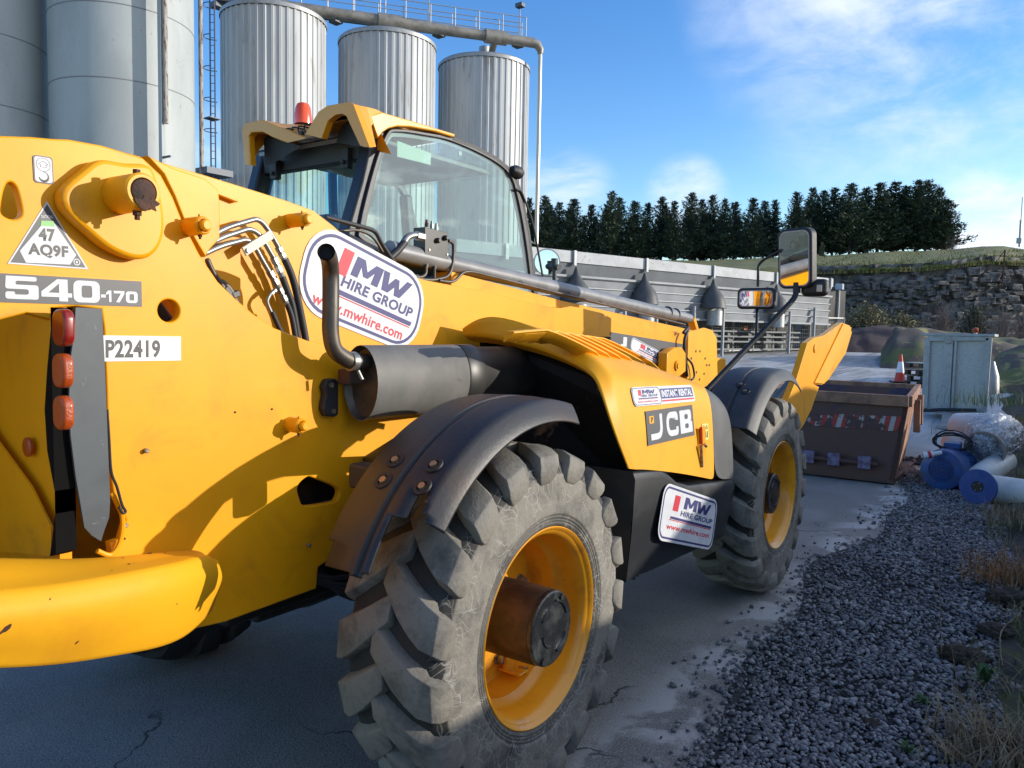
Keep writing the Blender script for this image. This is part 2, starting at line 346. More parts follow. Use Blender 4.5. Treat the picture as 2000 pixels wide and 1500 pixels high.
# ---- wheels
def tyre_mesh(sy):          # sy=-1: right side wheel (outer face at -y). local: centre at origin
    b = MB(); prof = [(.165,.318),(.18,.335),(.190,.345),(.196,.352),(.193,.358),(.199,.362),(.196,.369),(.203,.373),(.201,.381),(.209,.388),(.220,.43),(.226,.48),(.224,.515),(.222,.530),(.219,.538),(.205,.565),(.18,.585),(.12,.594),(0,.598)]
    full = [(-a, r) for a, r in prof] + [(a, r) for a, r in prof[::-1][1:]]
    b.lathe(full, (0,0,0), (0, sy, 0), 96)
    nb = len(b.v); side = []
    # chevron lugs, 19 a side, each lofted from the centre line over the shoulder
    st = [(.030, .000, .598, .632, .042), (-.020, .055, .598, .634, .050), (-.075, .120, .596, .634, .056), (-.130, .175, .592, .631, .060), (-.175, .213, .585, .625, .063)]
    for k in range(19):
        for half in (1, -1):
            th0 = 2*math.pi*(k+(.5 if half < 0 else 0))/19; rings = []
            jit = random.uniform(-.004, .004)
            for (w_, th, rb, rt, hw) in st:
                ring = []
                for (rr, sg, kk) in ((rb-.01, -1, 1.25), (rt, -1, 1), (rt, 1, 1), (rb-.01, 1, 1.25)):
                    a = th0+th+jit+sg*hw*kk/rr; ring.append((rr*math.cos(a), -sy*w_*half*-1*-1, rr*math.sin(a)))
                rings.append(ring)
            for (wb_, rb, wt, rt, th, hw) in ((.196, .575, .224, .606, .240, .058), (.212, .556, .238, .576, .258, .058), (.219, .540, .239, .550, .270, .055), (.222, .52, .237, .526, .279, .045), (.224, .502, .230, .506, .286, .026)):
                ring = []
                for (ww, rr, sg, kk) in ((wb_-.008, rb-.004, -1, 1.15), (wt, rt, -1, 1), (wt, rt, 1, 1), (wb_-.008, rb-.004, 1, 1.15)):
                    a = th0+th+jit+sg*hw*kk/rr; ring.append((rr*math.cos(a), sy*ww*half, rr*math.sin(a)))
                rings.append(ring)
            b.loft(rings)
    me = b.mesh('tyre')
    for v in me.vertices:      # slightly slimmer section, flattened where it carries the load
        r = math.hypot(v.co.x, v.co.z)
        if r > .345:
            k = (.345+(r-.345)*.925)/r; v.co.x *= k; v.co.z *= k; v.co.y *= 1-.155*min(1, (r-.345)/.12)
    g = me.attributes.new('groove', 'FLOAT', 'POINT'); s_ = me.attributes.new('side', 'FLOAT', 'POINT')
    for i, v in enumerate(me.vertices):
        r = .345+(math.hypot(v.co.x, v.co.z)-.345)/.925; w_ = abs(v.co.y)
        g.data[i].value = (1 if r > .534 else .5 if r < .385 else 0) if i < nb else 0
        s_.data[i].value = 1 if (i < nb and .34 < r < .59 and w_ > .17) else .0
        if v.co.z < -.50: v.co.z -= .012*min(1, (-.50-v.co.z)/.10)
        if v.co.z < -.618: v.co.z = -.620+ (v.co.z+.618)*.05
    return me
tyre_r = tyre_mesh(-1)
rimprof = [(.172,.322),(.186,.331),(.190,.337),(.187,.340),(.180,.334),(.176,.325),(.165,.312),(.14,.302),(.09,.298),(.075,.292),(.055,.272),(-.03,.266),(-.045,.262),(-.05,.250),(-.05,.13)]
def wheel(x, y, sy, hub_face, hub0, rear):
    out_ = V((0, sy, 0)); c = V((x, y, HC))
    wm = MB().lathe(rimprof, (0,0,0), out_, 72).mesh('rim'); wm.shade_smooth(); wm.set_sharp_from_angle(angle=R(40))
    o = link('wheel', wm, yelw, T); o.location = c
    me = tyre_r if sy < 0 else tyre_l
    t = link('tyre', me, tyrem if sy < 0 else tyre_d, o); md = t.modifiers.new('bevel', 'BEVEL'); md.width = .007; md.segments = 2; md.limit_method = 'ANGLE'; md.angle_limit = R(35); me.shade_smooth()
    MB().lathe([(hub0, .132), (hub_face-.03, .130), (hub_face-.015, .128)], (0,0,0), out_, 40).build('hub', hubm, o, smooth=True)
    b = MB().lathe([(hub_face-.016, .127), (hub_face, .127), (hub_face+.004, .122), (hub_face+.004, .0)], (0,0,0), out_, 40)
    b.build('hub_cap', capm, o, smooth=True)
    if sy < 0:
        for (a0, a1, rr) in ((20, 80, .095), (110, 150, .075), (190, 260, .06), (290, 340, .09)):
            pts = [V((rr*math.cos(R(a)), sy*(hub_face+.005), rr*math.sin(R(a)))) for a in range(a0, a1+1, 6)]
            MB().tube(pts, .006, 6).build('cap_rib', capm, o)
        for a in (60, 240) if rear else (30,):
            p = V((.11*math.cos(R(a)), sy*(hub_face+.004), .11*math.sin(R(a))))
            MB().lathe([(0,.012),(.007,.012),(.007,0)], p, out_, 6).build('plug', blkm, o)
    for k in range(8):
        a = R(k*45+18); p = V((.205*math.cos(a), sy*-.05, .205*math.sin(a)))
        MB().lathe([(0,.024),(.006,.024),(.006,.016),(.028,.016),(.028,0)], p, out_, 6).build('wheel_nut', bolt if k % 3 == 0 else yelw, o)
    p = V((.09, sy*.0, -.235)); MB().box(p+V((0, 0, 0)), (.06, .10, .012)).box(p+V((.0, sy*-.02, .03)), (.05, .02, .07)).build('valve_guard', yelw, o, bevel=.006)
    MB().tube([p+V((0, sy*.03, .02)), p+V((-.01, sy*.07, .03))], .006, 8).build('valve', boltb, o)
    return o
hubm = mat('muddy_hub', (.022, .015, .011), .5, .2, col2=(.075, .042, .024), nscale=7, col3=(.22, .08, .03), n3=(11, .63, .72), bump=.3, bscale=50)
capm = mat('oily_black_hub_cap', (.02, .022, .024), .28, .3, col2=(.075, .08, .08), nscale=14, nrange=(.45, .7), col3=(.3, .31, .28), n3=(22, .68, .74), bump=.25, bscale=60)
tyre_l = tyre_mesh(1)
tyre_d = mat('shade_black_tyre', (.022,.022,.022), .7, col2=(.035,.033,.03), nscale=5, bump=.3, bscale=60)  # darker rubber for the left tyres; shade under the machine put into the colour
YC = -1.005
wheel(0, YC, -1, .215, -.06, True); wheel(WB, YC, -1, .145, -.06, False)
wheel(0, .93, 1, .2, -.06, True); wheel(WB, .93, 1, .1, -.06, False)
# ---- axles and frame below
b = MB()
for x in (0, WB):
    b.lathe([(-.85, .09), (-.5, .11), (-.2, .10), (0, .2), (.2, .10), (.5, .11), (.85, .09)], (x, 0, HC), (0, 1, 0), 20)
    for s in (-1, 1): b.box((x, s*.82, HC), (.2, .12, .34)).tube([(x-.16, s*.2, HC+.03), (x-.2, s*.85, HC+.03)], .035, 10)
b.build('axle', blkm, T, smooth=True)
MB().box((1.3, 0, .72), (3.6, .62, .3)).box((-.35, -.25, .82), (.7, .35, .35)).build('chassis', blkm, T, bevel=.02)
b = MB()
for i in range(9): b.tube(smooth_path([(-.5+.05*i, -.42, .80), (-.3+.03*i, -.48-.02*(i % 3), .72-.03*(i % 4)), (.1, -.5, .70-.02*i)], 5), .014, 8)
b.build('underside_hose', hose, T, smooth=True)
# ---- rear side plate (the big flank) with its holes
FY = -.50
edge = [(279,308),(315,342),(338,385),(356,430),(390,497),(426,550),(462,585),(495,613),(537,641),(603,666),(655,676)]
out_px = [(-420,262),(0,265),(60,267),(104,271),(135,272),(200,284),(250,299)] + edge + [(700,690),(790,720),(860,850),(820,1000),(655,1085),(622,1108),(618,1150),(440,1215),(330,1240),(230,1180),(215,1060),(236,1052),(246,1015),(222,965),(212,900),(208,760),(203,640),(198,604),(150,598),(101,602),(99,626),(52,612),(0,625),(-60,660),(-420,700)]
loop = xz(out_px, FY)
h1 = sm2(xz([(333,583),(352,595),(354,615),(340,633),(322,630),(308,615),(309,595)], FY)); h1 = circ2(PY(330,607,FY).x, PY(330,607,FY).z, .033, 28, .032)
h2 = sm2(xz([(18,356),(32,366),(43,410),(38,425),(22,428),(4,418),(3,400),(9,370)], FY), 4)
h3 = sm2(xz([(600,932),(614,934),(655,950),(664,960),(660,975),(650,981),(598,988),(586,975),(582,950)], FY), 4)
side_plate('side_plate', [loop, h1, h2, h3], FY, FY+.03, yel, T, .005)
# dark frame members seen through the openings
MB().box((-.85, -.36, 1.66), (.5, .02, .5)).build('inner_plate', yel, T)
MB().tube([(-.99, -.40, 1.78), (-.86, -.42, 1.60), (-.7, -.43, 1.50)], .02, 10).build('inner_hose', hose, T, smooth=True)
MB().box((-.3, -.35, 1.0), (.5, .1, .3)).build('inner_frame', blkm, T)
# second plate of the frame and rear deck, left of the boom
pl = [(x, z) for x, z in xz([(-420,262),(0,265),(135,272),(250,299)] + edge[:6], FY)] + [(-.45, 1.5), (-.4, .8), (-2.1, .8)]
side_plate('side_plate', [pl], .16, .13, yel, T)
# raised boss plate (teardrop) and its turned pin boss
TY = -.548
tp = sm2(xz([(196,312),(245,318),(290,322),(308,350),(322,420),(318,470),(296,500),(262,505),(215,486),(170,450),(136,418),(122,392),(127,366),(160,336)], TY), 5)
side_plate('boss_plate', [tp], TY, FY+.001, yel, T, .012)
def boss(px, py, tipy, basey, r, rp, lab=None, nut=True, old=False, m=yel):
    c = PY(px, py, tipy); b0 = V((c.x, basey, c.z)); Ln = basey-tipy
    bo = MB().lathe([(0, r*1.02), (Ln-.006, r), (Ln, r-.005), (Ln, rp+.004), (Ln-.01, rp+.002)], b0, (0,-1,0), 36).build('pin_boss', m, T, smooth=True)
    MB().lathe([(Ln-.012, rp+.002), (Ln+(.0 if old else .012), rp), (Ln+(.003 if old else .016), rp-.004), (Ln+(.003 if old else .016), 0)], b0, (0,-1,0), 28).build('pin', rust if old else m, bo, smooth=True)
    if nut:
        s = r/.05
        MB().lathe([(0, .011*s), (.011*s, .011*s), (.011*s, 0)], b0+V((0, -Ln*.72, r)), (0,0,1), 6).build('bolt_head', rust if old else m, bo)
        MB().lathe([(0, .013*s), (.012*s, .013*s), (.012*s, .008*s), (.024*s, .008*s), (.024*s, 0)], b0+V((0, -Ln*.72, -r*.97)), (0,0,-1), 6).build('lock_nut', rust, bo)
    return bo
bo = boss(281, 374, -.665, -.548, .047, .031, old=True)
c = PY(287, 398, -.667)
MB().add([c+V((.03*math.cos(a)*(1+.3*math.sin(5*a)), -.003 if k else .0, .016*math.sin(a)*(1+.3*math.cos(7*a)))) for k in (0, 1) for a in [i*math.pi/7 for i in range(14)]], [tuple(range(14, 28))]+[(i, (i+1) % 14, 14+(i+1) % 14, 14+i) for i in range(14)]).build('grease_lump', rust, bo)
boss(399, 440, -.575, -.50, .026, .0155)
boss(591, 832, -.565, -.50, .025, .0145)
# second doubler plate behind boss 2, recess edge
dp = xz([(283,305),(330,328),(395,350),(421,372),(424,400),(424,466),(404,488),(396,502),(372,462),(352,425),(336,384),(315,341)], -.44)
side_plate('boom_foot_plate', [dp], -.455, -.36, yel, T, .004)
# small studs on the flank
for px, py, m_ in ((459,805,rust),(531,799,rust),(283,880,bolt),(601,1064,bolt),(242,1025,bolt),(243,1052,rust),(648,1071,rust)):
    p = PY(px, py, FY); MB().lathe([(0,.007),(.012,.007),(.014,.004),(.014,0)] if m_ is bolt else [(0,.0035),(.003,.003),(.003,0)], p, (0,-1,0), 8).build('stud', m_, T)
# ---- rear light pod
LX = PY(205, 800, FY).x
def rearface(px, py, x): p = PX(px, py, x); return p
RX = -1.235
rf = [PX(a, b_, RX) for a, b_ in [(101,602),(99,626),(52,612),(0,625),(-80,660),(-160,900),(-100,1120),(0,1120),(110,1110),(185,1080),(235,1050)]]
rf = [V((RX, min(max(q.y, -.53), .6), q.z)) for q in rf]
MB().box((RX+.02, -.05, 1.30), (.03, .88, 1.0)).build('rear_panel', yel, T)
# black light housing: tall curved box against the rear panel
hp = [(150,600),(118,604),(101,640),(92,720),(87,800),(92,880),(110,960),(128,1010),(190,1062),(212,1072),(218,1020),(205,900),(200,700),(198,604)]
hpy = sm2([(q.y, q.z) for q in [PX(a, b_, RX-.03) for a, b_ in [(160,597),(118,604),(101,640),(92,720),(87,800),(92,880),(110,960),(128,1010),(175,1055),(215,1075)]]] , 4)
q = [PX(a, b_, RX-.03) for a, b_ in [(150,600),(118,604),(101,640),(92,720),(87,800),(92,880),(110,960),(128,1010),(190,1062),(216,1072)]]
ring = [V((RX-.03, max(v.y, -.548), v.z)) for v in q[:-2]] + [V((RX-.03, -.515, 1.035)), V((RX-.03, -.548, 1.05)), V((RX-.03, -.548, q[0].z))]
lh = MB().prism(ring, (.05, 0, 0)).build('light_housing', recess, T)
for (px, py, wd, ht, m_) in ((124,640,.066,.088,redl),(123,724,.062,.082,orng),(124,806,.060,.082,orng)):
    c = PX(px, py, RX-.045)
    lm = curve_mesh([rrect(-wd/2, -ht/2, wd/2, ht/2, .026, 6)], .005, .008, 4); lm.transform(Matrix.Translation(c) @ Matrix(((0,0,-1,0),(-1,0,0,0),(0,1,0,0),(0,0,0,1))))
    lm.shade_smooth(); link('tail_light', lm, m_, T)
c = PX(57, 873, RX-.006); MB().lathe([(0,.026),(.006,.026),(.009,.020),(.009,0)], c+V((.0,0,0)), (-1,0,0), 32).build('reflector', orng, T, smooth=True)
# grey guard plate beside the lights
gp = xz([(146,600),(198,603),(203,700),(207,800),(211,900),(214,980),(212,1010),(203,1035),(196,1057),(178,1046),(163,1030),(158,1000),(146,930),(136,850),(133,780),(136,700),(143,650)], -.56)
side_plate('light_guard', [gp], -.564, -.556, dflap, T, .001)
MB().tube(smooth_path([PY(a, b_, -.53) for a, b_ in [(209,800),(213,860),(217,920),(228,950),(238,985),(245,998),(240,1002),(232,990)]], 5), .004, 8).build('light_cable', hose, T, smooth=True)
# curled ring of the housing mount
MB().tube(smooth_path([PY(a, b_, -.515) for a, b_ in [(217,962),(232,985),(240,1020),(234,1060),(216,1084),(190,1076)]], 6), .007, 8).build('ring_edge', yel, T, smooth=True)
# ---- counterweight
def trace(pts_, y):
    q_ = sorted([(PY(a, b_, y).x, PY(a, b_, y).z) for a, b_ in pts_]); return q_
def at_x(tb, x):
    for (a, b_), (c_, d_) in zip(tb, tb[1:]):
        if a <= x <= c_: return b_+(d_-b_)*(x-a)/(c_-a)
    return tb[0][1] if x < tb[0][0] else tb[-1][1]
low = sorted(trace([(-500,1290),(-200,1306),(0,1306),(150,1298),(260,1278)], -.79)+trace([(340,1252),(400,1232),(440,1208)], -.70)+trace([(462,1180)], -.60))
crest = sorted(trace([(-500,1200),(-200,1190),(0,1178),(200,1150),(290,1128)], -.79)+trace([(360,1108),(410,1098)], -.70)+trace([(450,1100)], -.60))
back = trace([(-500,1055),(0,1075),(165,1078),(385,1062),(440,1090)], -.5)
rings = []
for x, yo, rr in ((-2.3,-.74,0),(-2.0,-.78,0),(-1.7,-.79,0),(-1.5,-.79,0),(-1.35,-.79,0),(-1.22,-.785,0),(-1.1,-.76,0),(-1.0,-.72,.0),(-.92,-.675,.0),(-.86,-.635,.004),(-.825,-.60,.012),(-.808,-.565,.022),(-.800,-.53,.03),(-.798,-.49,.035)):
    zl, zc = at_x(low, x)+rr, at_x(crest, x)-rr; zt = at_x(back, x); zl -= .022; ym = (yo-.48)/2
    rings.append([(x,a,b_) for a,b_ in ((-.46, zt-rr), (ym, zt-.012-rr), (yo+.10, zc*.7+zt*.3+.004), (yo+.03, zc+.012), (yo, zc-.025), (yo+.012, (zl+zc)/2), (yo+.03, zl+.045), (yo+.045, zl+.008), (yo+.09, zl-.004), (ym+.05, zl-.006), (-.46, zl))])
cw = MB().loft(rings).build('counterweight', yel2, T)
cw.data.shade_smooth(); ss = cw.modifiers.new('s', 'SUBSURF'); ss.levels = 2; ss.render_levels = 2; ca_ = cw.data.attributes.new('crease_edge', 'FLOAT', 'EDGE')
for ed in cw.data.edges:
    a, b_ = ed.vertices
    if a % 11 == b_ % 11 and a % 11 in (3, 6, 7): ca_.data[ed.index].value = .75
from mathutils.bvhtree import BVHTree
bpy.context.view_layer.update(); _ct = BVHTree.FromObject(cw, bpy.context.evaluated_depsgraph_get()); chip = mat('rust_chip', (.07, .022, .012), .8)
for (px, py, s_) in ((258,1078,.010),(275,1080,.007),(292,1081,.018),(308,1076,.012),(322,1080,.006),(352,1068,.009),(252,1102,.010),(240,1090,.006),(262,1100,.004),(98,1170,.004),(218,1115,.004),(345,1180,.004),(10,1229,.014),(150,1255,.005),(420,1200,.006)):
    h_, nn_, _, _ = _ct.ray_cast(CP, ray(px, py).normalized())
    if h_ is None: continue
    u_ = nn_.orthogonal().normalized(); v_ = nn_.cross(u_); MB().add([h_+nn_*.0006+(u_*math.cos(a)*1.6+v_*math.sin(a)*.7)*s_*.6*random.uniform(.6, 1.3) for a in [i*math.pi/5 for i in range(10)]], [tuple(range(10))]).build('paint_chip', chip, cw)
# slanted rear gusset running down to the counterweight
gx = RX-.02
MB().prism([V((q_.x, max(q_.y, -.50), q_.z)) for q_ in [PX(a, b_, gx) for a, b_ in [(-160,640),(0,868),(60,950),(120,1035),(150,1080),(110,1090),(66,1085),(40,1080),(0,1078),(-160,1060)]]], (.006, 0, 0)).build('gusset', yel, T)
# ---- boom
BY = -.35
tops = [(250,299),(325,320),(400,342),(500,373),(560,392),(612,411),(650,440),(690,476),(730,506),(770,528),(800,539),(835,548),(940,568),(1074,599),(1095,602),(1115,598),(1133,601),(1175,611),(1215,632),(1240,638),(1338,652)]
loop = xz(tops, BY)
b0 = [(3.05, 1.30), (.2, 1.42), (-.2, 1.42), (-.8, 1.5), (-1.1, 1.8)]
side_plate('boom', [loop + b0], BY, BY+.02, yel, T, .003)
side_plate('boom', [loop + b0], .10, .08, yel, T, .003)
tl = [PY(a, b_, BY) for a, b_ in tops]
MB().loft([[(p.x, BY+.012, p.z-.004), (p.x, .09, p.z-.004), (p.x, .09, p.z-.02), (p.x, BY+.012, p.z-.02)] for p in tl]).build('boom_top', yel, T)
MB().box((1.5, -.125, 1.34), (3.2, .4, .02)).build('boom_bottom', yel, T)
# raised hose opening trim, boss on the boom and little tab
boss(600, 428, -.44, BY, .024, .0165, m=yel)
p = PY(443, 386, BY-.012); MB().bar(p+V((-.045, 0, .008)), p+V((.035, 0, -.008)), .024, .006).build('boom_tab', yel, T, bevel=.002)
# zinc pipes emerging from the doubler, bent down to the hoses
hy = -.40
def HP(l): return [PY(a, b_, hy) for a, b_ in l]
pipes = [[(398,470),(440,445),(505,426),(525,450),(541,478),(548,492)], [(396,485),(430,465),(488,446),(508,458),(535,505)], [(396,497),(430,481),(482,467),(497,480),(512,508),(528,535)]]
for k, l in enumerate(pipes): MB().tube(round_path(HP(l), .05, 6), .0088, 14).build('hydraulic_pipe', steel, T, smooth=True)
p1 = PY(476, 492, hy-.016); p2 = PY(530, 458, hy-.016)
cl = MB().bar(p1, p2, .008, .030, up=(0,-.0,1)).build('pipe_clamp', whiteb, T, bevel=.002)
MB().lathe([(0,.009),(.006,.009),(.006,0)], PY(484, 489, hy-.02), (0,-1,0), 6).build('clamp_bolt', bolt, cl)
def fitting(px, py, px2, py2, r=.010):
    a = PY(px, py, hy); b_ = PY(px2, py2, hy); d = b_-a
    MB().tube([a, a+d*.3], r*1.35, 6).tube([a+d*.3, a+d*.45], r, 10).tube([a+d*.45, a+d*.75], r*1.3, 6).tube([a+d*.75, b_], r*1.05, 12).build('hose_fitting', steel, T)
fitting(543, 483, 556, 508); fitting(534, 503, 551, 540); fitting(526, 530, 545, 563); fitting(545, 563, 561, 595, .009); fitting(538, 566, 527, 576, .006)
MB().tube(smooth_path(HP([(527,576),(522,590),(530,610)]), 5), .006, 10).build('hydraulic_pipe', steel, T, smooth=True)
for l, r_ in (([(556,506),(572,545),(585,600),(598,670),(600,700)], .0125), ([(551,540),(562,570),(572,600),(582,660),(586,700)], .0115), ([(560,592),(570,620),(578,665),(580,700)], .010), ([(531,608),(545,640),(556,660),(562,680)], .009)):
    MB().tube(smooth_path(HP(l), 6), r_, 12).build('hydraulic_hose', hose, T, smooth=True)
for l in ([(404,505),(415,530),(428,550),(436,562)],[(432,548),(450,566),(462,590),(475,605),(490,622)]):
    MB().tube(smooth_path(HP(l), 5), [.006]+[.009]*(5*(len(l)-1)), 10).build('hydraulic_pipe', exh, T, smooth=True)
MB().bar(PY(452,578,hy), PY(466,572,hy), .02, .02).bar(PY(440,560,hy), PY(458,585,hy), .016, .02).build('pipe_connector', blkm, T, bevel=.003)
# ---- cylinder on top of the boom with its tray and clips
cy = -.20
a = PY(790, 492, cy); e = PY(1335, 618, cy)
MB().tube([PY(760, 488, cy), PY(1318, 616, cy)], .041, 28).build('boom_cylinder', rod, T, smooth=True)
MB().tube([PY(1306, 611, cy), PY(1346, 622, cy)], [.038, .036], 20).build('cylinder_gland', rod, T, smooth=True)
for px in (1303, 1318): q = PY(px, 610+(px-1303)*.23, cy); d = (e-a).normalized(); MB().tube([q-d*.006, q+d*.006], .045, 20).build('gland_band', blkm, T, smooth=True)
off = V((0, 0, -.055))
tr = [PY(905, 530, cy-.035), PY(1300, 632, cy-.035), PY(1352, 642, cy-.035)]
MB().loft([[q+V((0, -.005, .0)), q+V((0, .10, .0)), q+V((0, .10, -.085)), q+V((0, -.005, -.085))] for q in (PY(880,530,cy-.02), PY(1100,588,cy-.02), PY(1352,645,cy-.02))]).build('cylinder_tray', yel, T, bevel=.004)
MB().tube(round_path([PY(a_, b_, cy-.05) for a_, b_ in [(858,548),(886,552),(905,530),(925,531),(1338,634)]], .04), .0075, 10).build('return_pipe', exh, T, smooth=True)
for (px, py) in ((1017,556),(1110,578),(1172,594),(1245,613)):
    q = PY(px, py, cy-.05); MB().tube([q+V((.02*math.cos(t), 0, .014*math.sin(t)+.006)) for t in [R(a_) for a_ in range(-30, 215, 20)]], .003, 6).build('pipe_clip', blkm, T)
# ---- valve block in front of the cab window, with hose and bent pipes
vy = -.24
q = [PY(a_, b_, vy) for a_, b_ in [(830,443),(876,455),(876,508),(830,500)]]
vb = MB().prism([q[0], q[1], q[2]+V((0,0,-.0)), q[3]], (0, .07, 0)).build('valve_block', blkm, T, bevel=.003)
for (px, py) in ((853,470),(868,465)): MB().lathe([(0,.013),(.012,.012),(.02,.008),(.02,0)], PY(px, py, vy), (0,-1,0), 12).build('valve_cap', blkm, vb, smooth=True)
for (px, py) in ((838,488),(873,497)): MB().lathe([(0,.006),(.004,.006),(.004,0)], PY(px, py, vy), (0,-1,0), 6).build('block_bolt', bolt, vb)
for (px, py, m_) in ((833,443,rust),(843,446,steel),(852,450,steel)):
    q = PY(px, py, vy+.03); MB().tube([q, q+V((0,0,.018))], .009, 6).tube([q+V((0,0,.018)), q+V((0,0,.032))], .006, 10).build('valve_fitting', m_, vb)
for (px, py) in ((832,505),(848,508)): q = PY(px, py, vy+.02); MB().tube([q, q+V((0,0,-.05))], .008, 10).tube([q+V((0,0,-.02)), q+V((0,0,-.04))], .012, 6).build('valve_fitting', blkm, vb)
MB().tube(smooth_path([PY(a_, b_, vy) for a_, b_ in [(742,516),(762,503),(778,488),(790,473)]], 5), .0165, 14).build('valve_hose', hose, T, smooth=True)
MB().tube(smooth_path([PY(a_, b_, vy) for a_, b_ in [(786,478),(795,464),(808,459),(818,460)]], 5), .0145, 14).tube([PY(812,460,vy), PY(826,463,vy)], .02, 6).build('hose_elbow', steel, T)
MB().tube(round_path([PY(a_, b_, vy) for a_, b_ in [(876,470),(886,475),(886,505),(878,540),(840,549),(800,540),(778,530)]], .06, 6), .0085, 10).build('bent_pipe', exh, T, smooth=True)
MB().tube(round_path([PY(a_, b_, vy) for a_, b_ in [(832,520),(832,536),(822,542),(786,534)]], .03, 5), .008, 10).build('bent_pipe', exh, T, smooth=True)
MB().tube(round_path([PY(a_, b_, vy) for a_, b_ in [(848,520),(848,545)]], .03, 5), .008, 10).build('bent_pipe', blkm, T, smooth=True)
MB().tube(round_path([PY(a_, b_, -.28) for a_, b_ in [(636,424),(718,446),(734,452),(745,475),(785,535)]], .05, 6), .009, 12).build('guard_rail', blk, T, smooth=True)
MB().tube(round_path([PY(a_, b_, -.20) for a_, b_ in [(660,452),(700,448),(730,462),(752,500)]], .06, 6), .006, 10).build('guard_rail', exh, T, smooth=True)
MB().box((.62, -.02, 1.93), (.9, .3, .06)).build('boom_hump', blkm, T, bevel=.02)
MB().tube([PY(672, 470, -.15), PY(760, 510, -.15)], .035, 16).build('slew_motor', blkm, T, smooth=True)
# ---- front of the boom: stacked inner ends, fixing plates and pin plates
for i, (x0, x1, dy, zt, zb) in enumerate(((2.95, 3.30, .022, 1.64, 1.30), (3.2, 3.62, .045, 1.60, 1.30))):
    MB().box(((x0+x1)/2, -.125, (zt+zb)/2), (x1-x0, .45-dy*2, zt-zb)).build('boom_section', yel, T, bevel=.006)
ep = xz([(1341,648),(1372,640),(1388,645),(1396,660),(1398,735),(1390,745),(1372,765),(1355,775),(1338,760)], -.36)
fp = side_plate('end_plate', [ep], -.375, -.36, yelh, T, .002)
ep2 = xz([(1300,735),(1302,690),(1315,680),(1330,678),(1338,690),(1338,725),(1322,738)], -.43)
side_plate('pin_plate', [ep2], -.435, -.37, yel, T, .004)
q = PY(1321, 714, -.435); MB().lathe([(0,.035),(.012,.035),(.012,.02),(.02,.02),(.02,0)], q, (0,-1,0), 24).build('pivot_pin', yel, T, smooth=True)
for (px, py) in ((1359,686),(1367,686),(1377,700),(1380,713),(1385,713),(1360,727),(1366,741),(1350,700),(1375,730)):
    MB().lathe([(0,.009),(.004,.009),(.004,0)], PY(px, py, -.3755), (0,-1,0), 10).build('plate_bolt', exh, fp)
MB().tube(smooth_path([PY(a_, b_, -.40) for a_, b_ in [(1335,650),(1345,640),(1337,665),(1338,700),(1342,735)]], 5), .012, 10).build('front_hose', hose, T, smooth=True)
MB().tube(smooth_path([PY(a_, b_, -.40) for a_, b_ in [(1342,700),(1352,712),(1356,735),(1350,742)]], 5), .008, 8).build('front_hose', hose, T, smooth=True)
MB().bar(PY(1350,622,-.2), PY(1358,650,-.2), .06, .05).build('cylinder_lug', yel, T, bevel=.01)
MB().prism([PY(1395,698,-.33), PY(1418,700,-.33), PY(1418,722,-.33), PY(1402,745,-.33), PY(1385,760,-.33)], (0,.35,0)).build('boom_nose', yel, T, bevel=.01)
# ---- fork carriage
cx = 4.55
q = [(1645,630),(1660,636),(1664,650),(1652,690),(1618,742),(1606,752),(1590,750),(1600,756),(1585,800),(1570,830),(1545,862),(1528,860),(1512,850),(1555,742),(1577,670),(1590,660),(1610,655)]
ring = [PY(a_, b_, -.92) for a_, b_ in q]
MB().prism(ring, (0, .05, 0)).build('carriage_plate', yel, T, bevel=.004)
q2 = [PY(a_, b_, -.925) for a_, b_ in [(1646,631),(1664,640),(1664,652),(1607,752),(1598,752)]]
MB().prism([PY(a_, b_, -.935) for a_, b_ in [(1648,632),(1664,640),(1610,750),(1592,748)]], (0, .10, 0)).build('carriage_back', yelh, T, bevel=.004)
q = PY(1592, 681, -.925); MB().lathe([(0,.035),(.004,.035),(.006,.028),(.006,0)], q, (0,-1,0), 24).build('carriage_pin', yel, T, smooth=True)
MB().tube([PY(1560, 735, -.6), PY(1512, 790, -.6)], .06, 14).build('tilt_cylinder', blkm, T, smooth=True)
fk = PZ(1572, 962, .02); MB().box((fk.x-.1, fk.y+.25, .03), (1.1, .12, .045)).build('fork', mat('orange_fork', (.35,.12,.05), .6, col2=(.2,.1,.06)), T, bevel=.004)
MB().box((4.3, -.20, .55), (.12, .9, .7)).build('carriage_frame', blkm, T, bevel=.01)
# ---- cab
CY, CX, CYL = .15, .37, 1.06            # right side plane, rear plane, left side plane
cabblk = mat('cab_frame_charcoal', (.022, .024, .03), .42, bump=.15, bscale=220)
wl = sm2([(PY(a, b_, CY).x, PY(a, b_, CY).z) for a, b_ in [(752,262),(775,252),(830,259),(885,271),(960,305),(1000,337),(1016,380),(1030,455),(1041,540),(1046,600),(960,580),(870,540),(780,505),(706,470),(700,440),(727,330)]], 4)
gl_in = sm2([(PY(a, b_, CY).x, PY(a, b_, CY).z) for a, b_ in [(756,268),(777,259),(830,266),(883,278),(955,311),(993,342),(1008,385),(1022,457),(1033,540),(1037,592),(960,570),(870,530),(780,497),(716,465),(712,440),(735,333)]], 4)
side_plate('window_frame', [wl, gl_in], CY-.012, CY+.03, cabblk, T, .004)
side_plate('side_window', [gl_in], CY-.002, CY+.003, cabglass, T, .0005)
bd = [(x, z) for x, z in gl_in]
cxm = sum(p[0] for p in gl_in)/len(gl_in); czm = sum(p[1] for p in gl_in)/len(gl_in)
ins = [(cxm+(x-cxm)*.965, czm+(z-czm)*.95) for x, z in gl_in]
frit = mat('window_edge_band', (.16, .17, .17), .3)
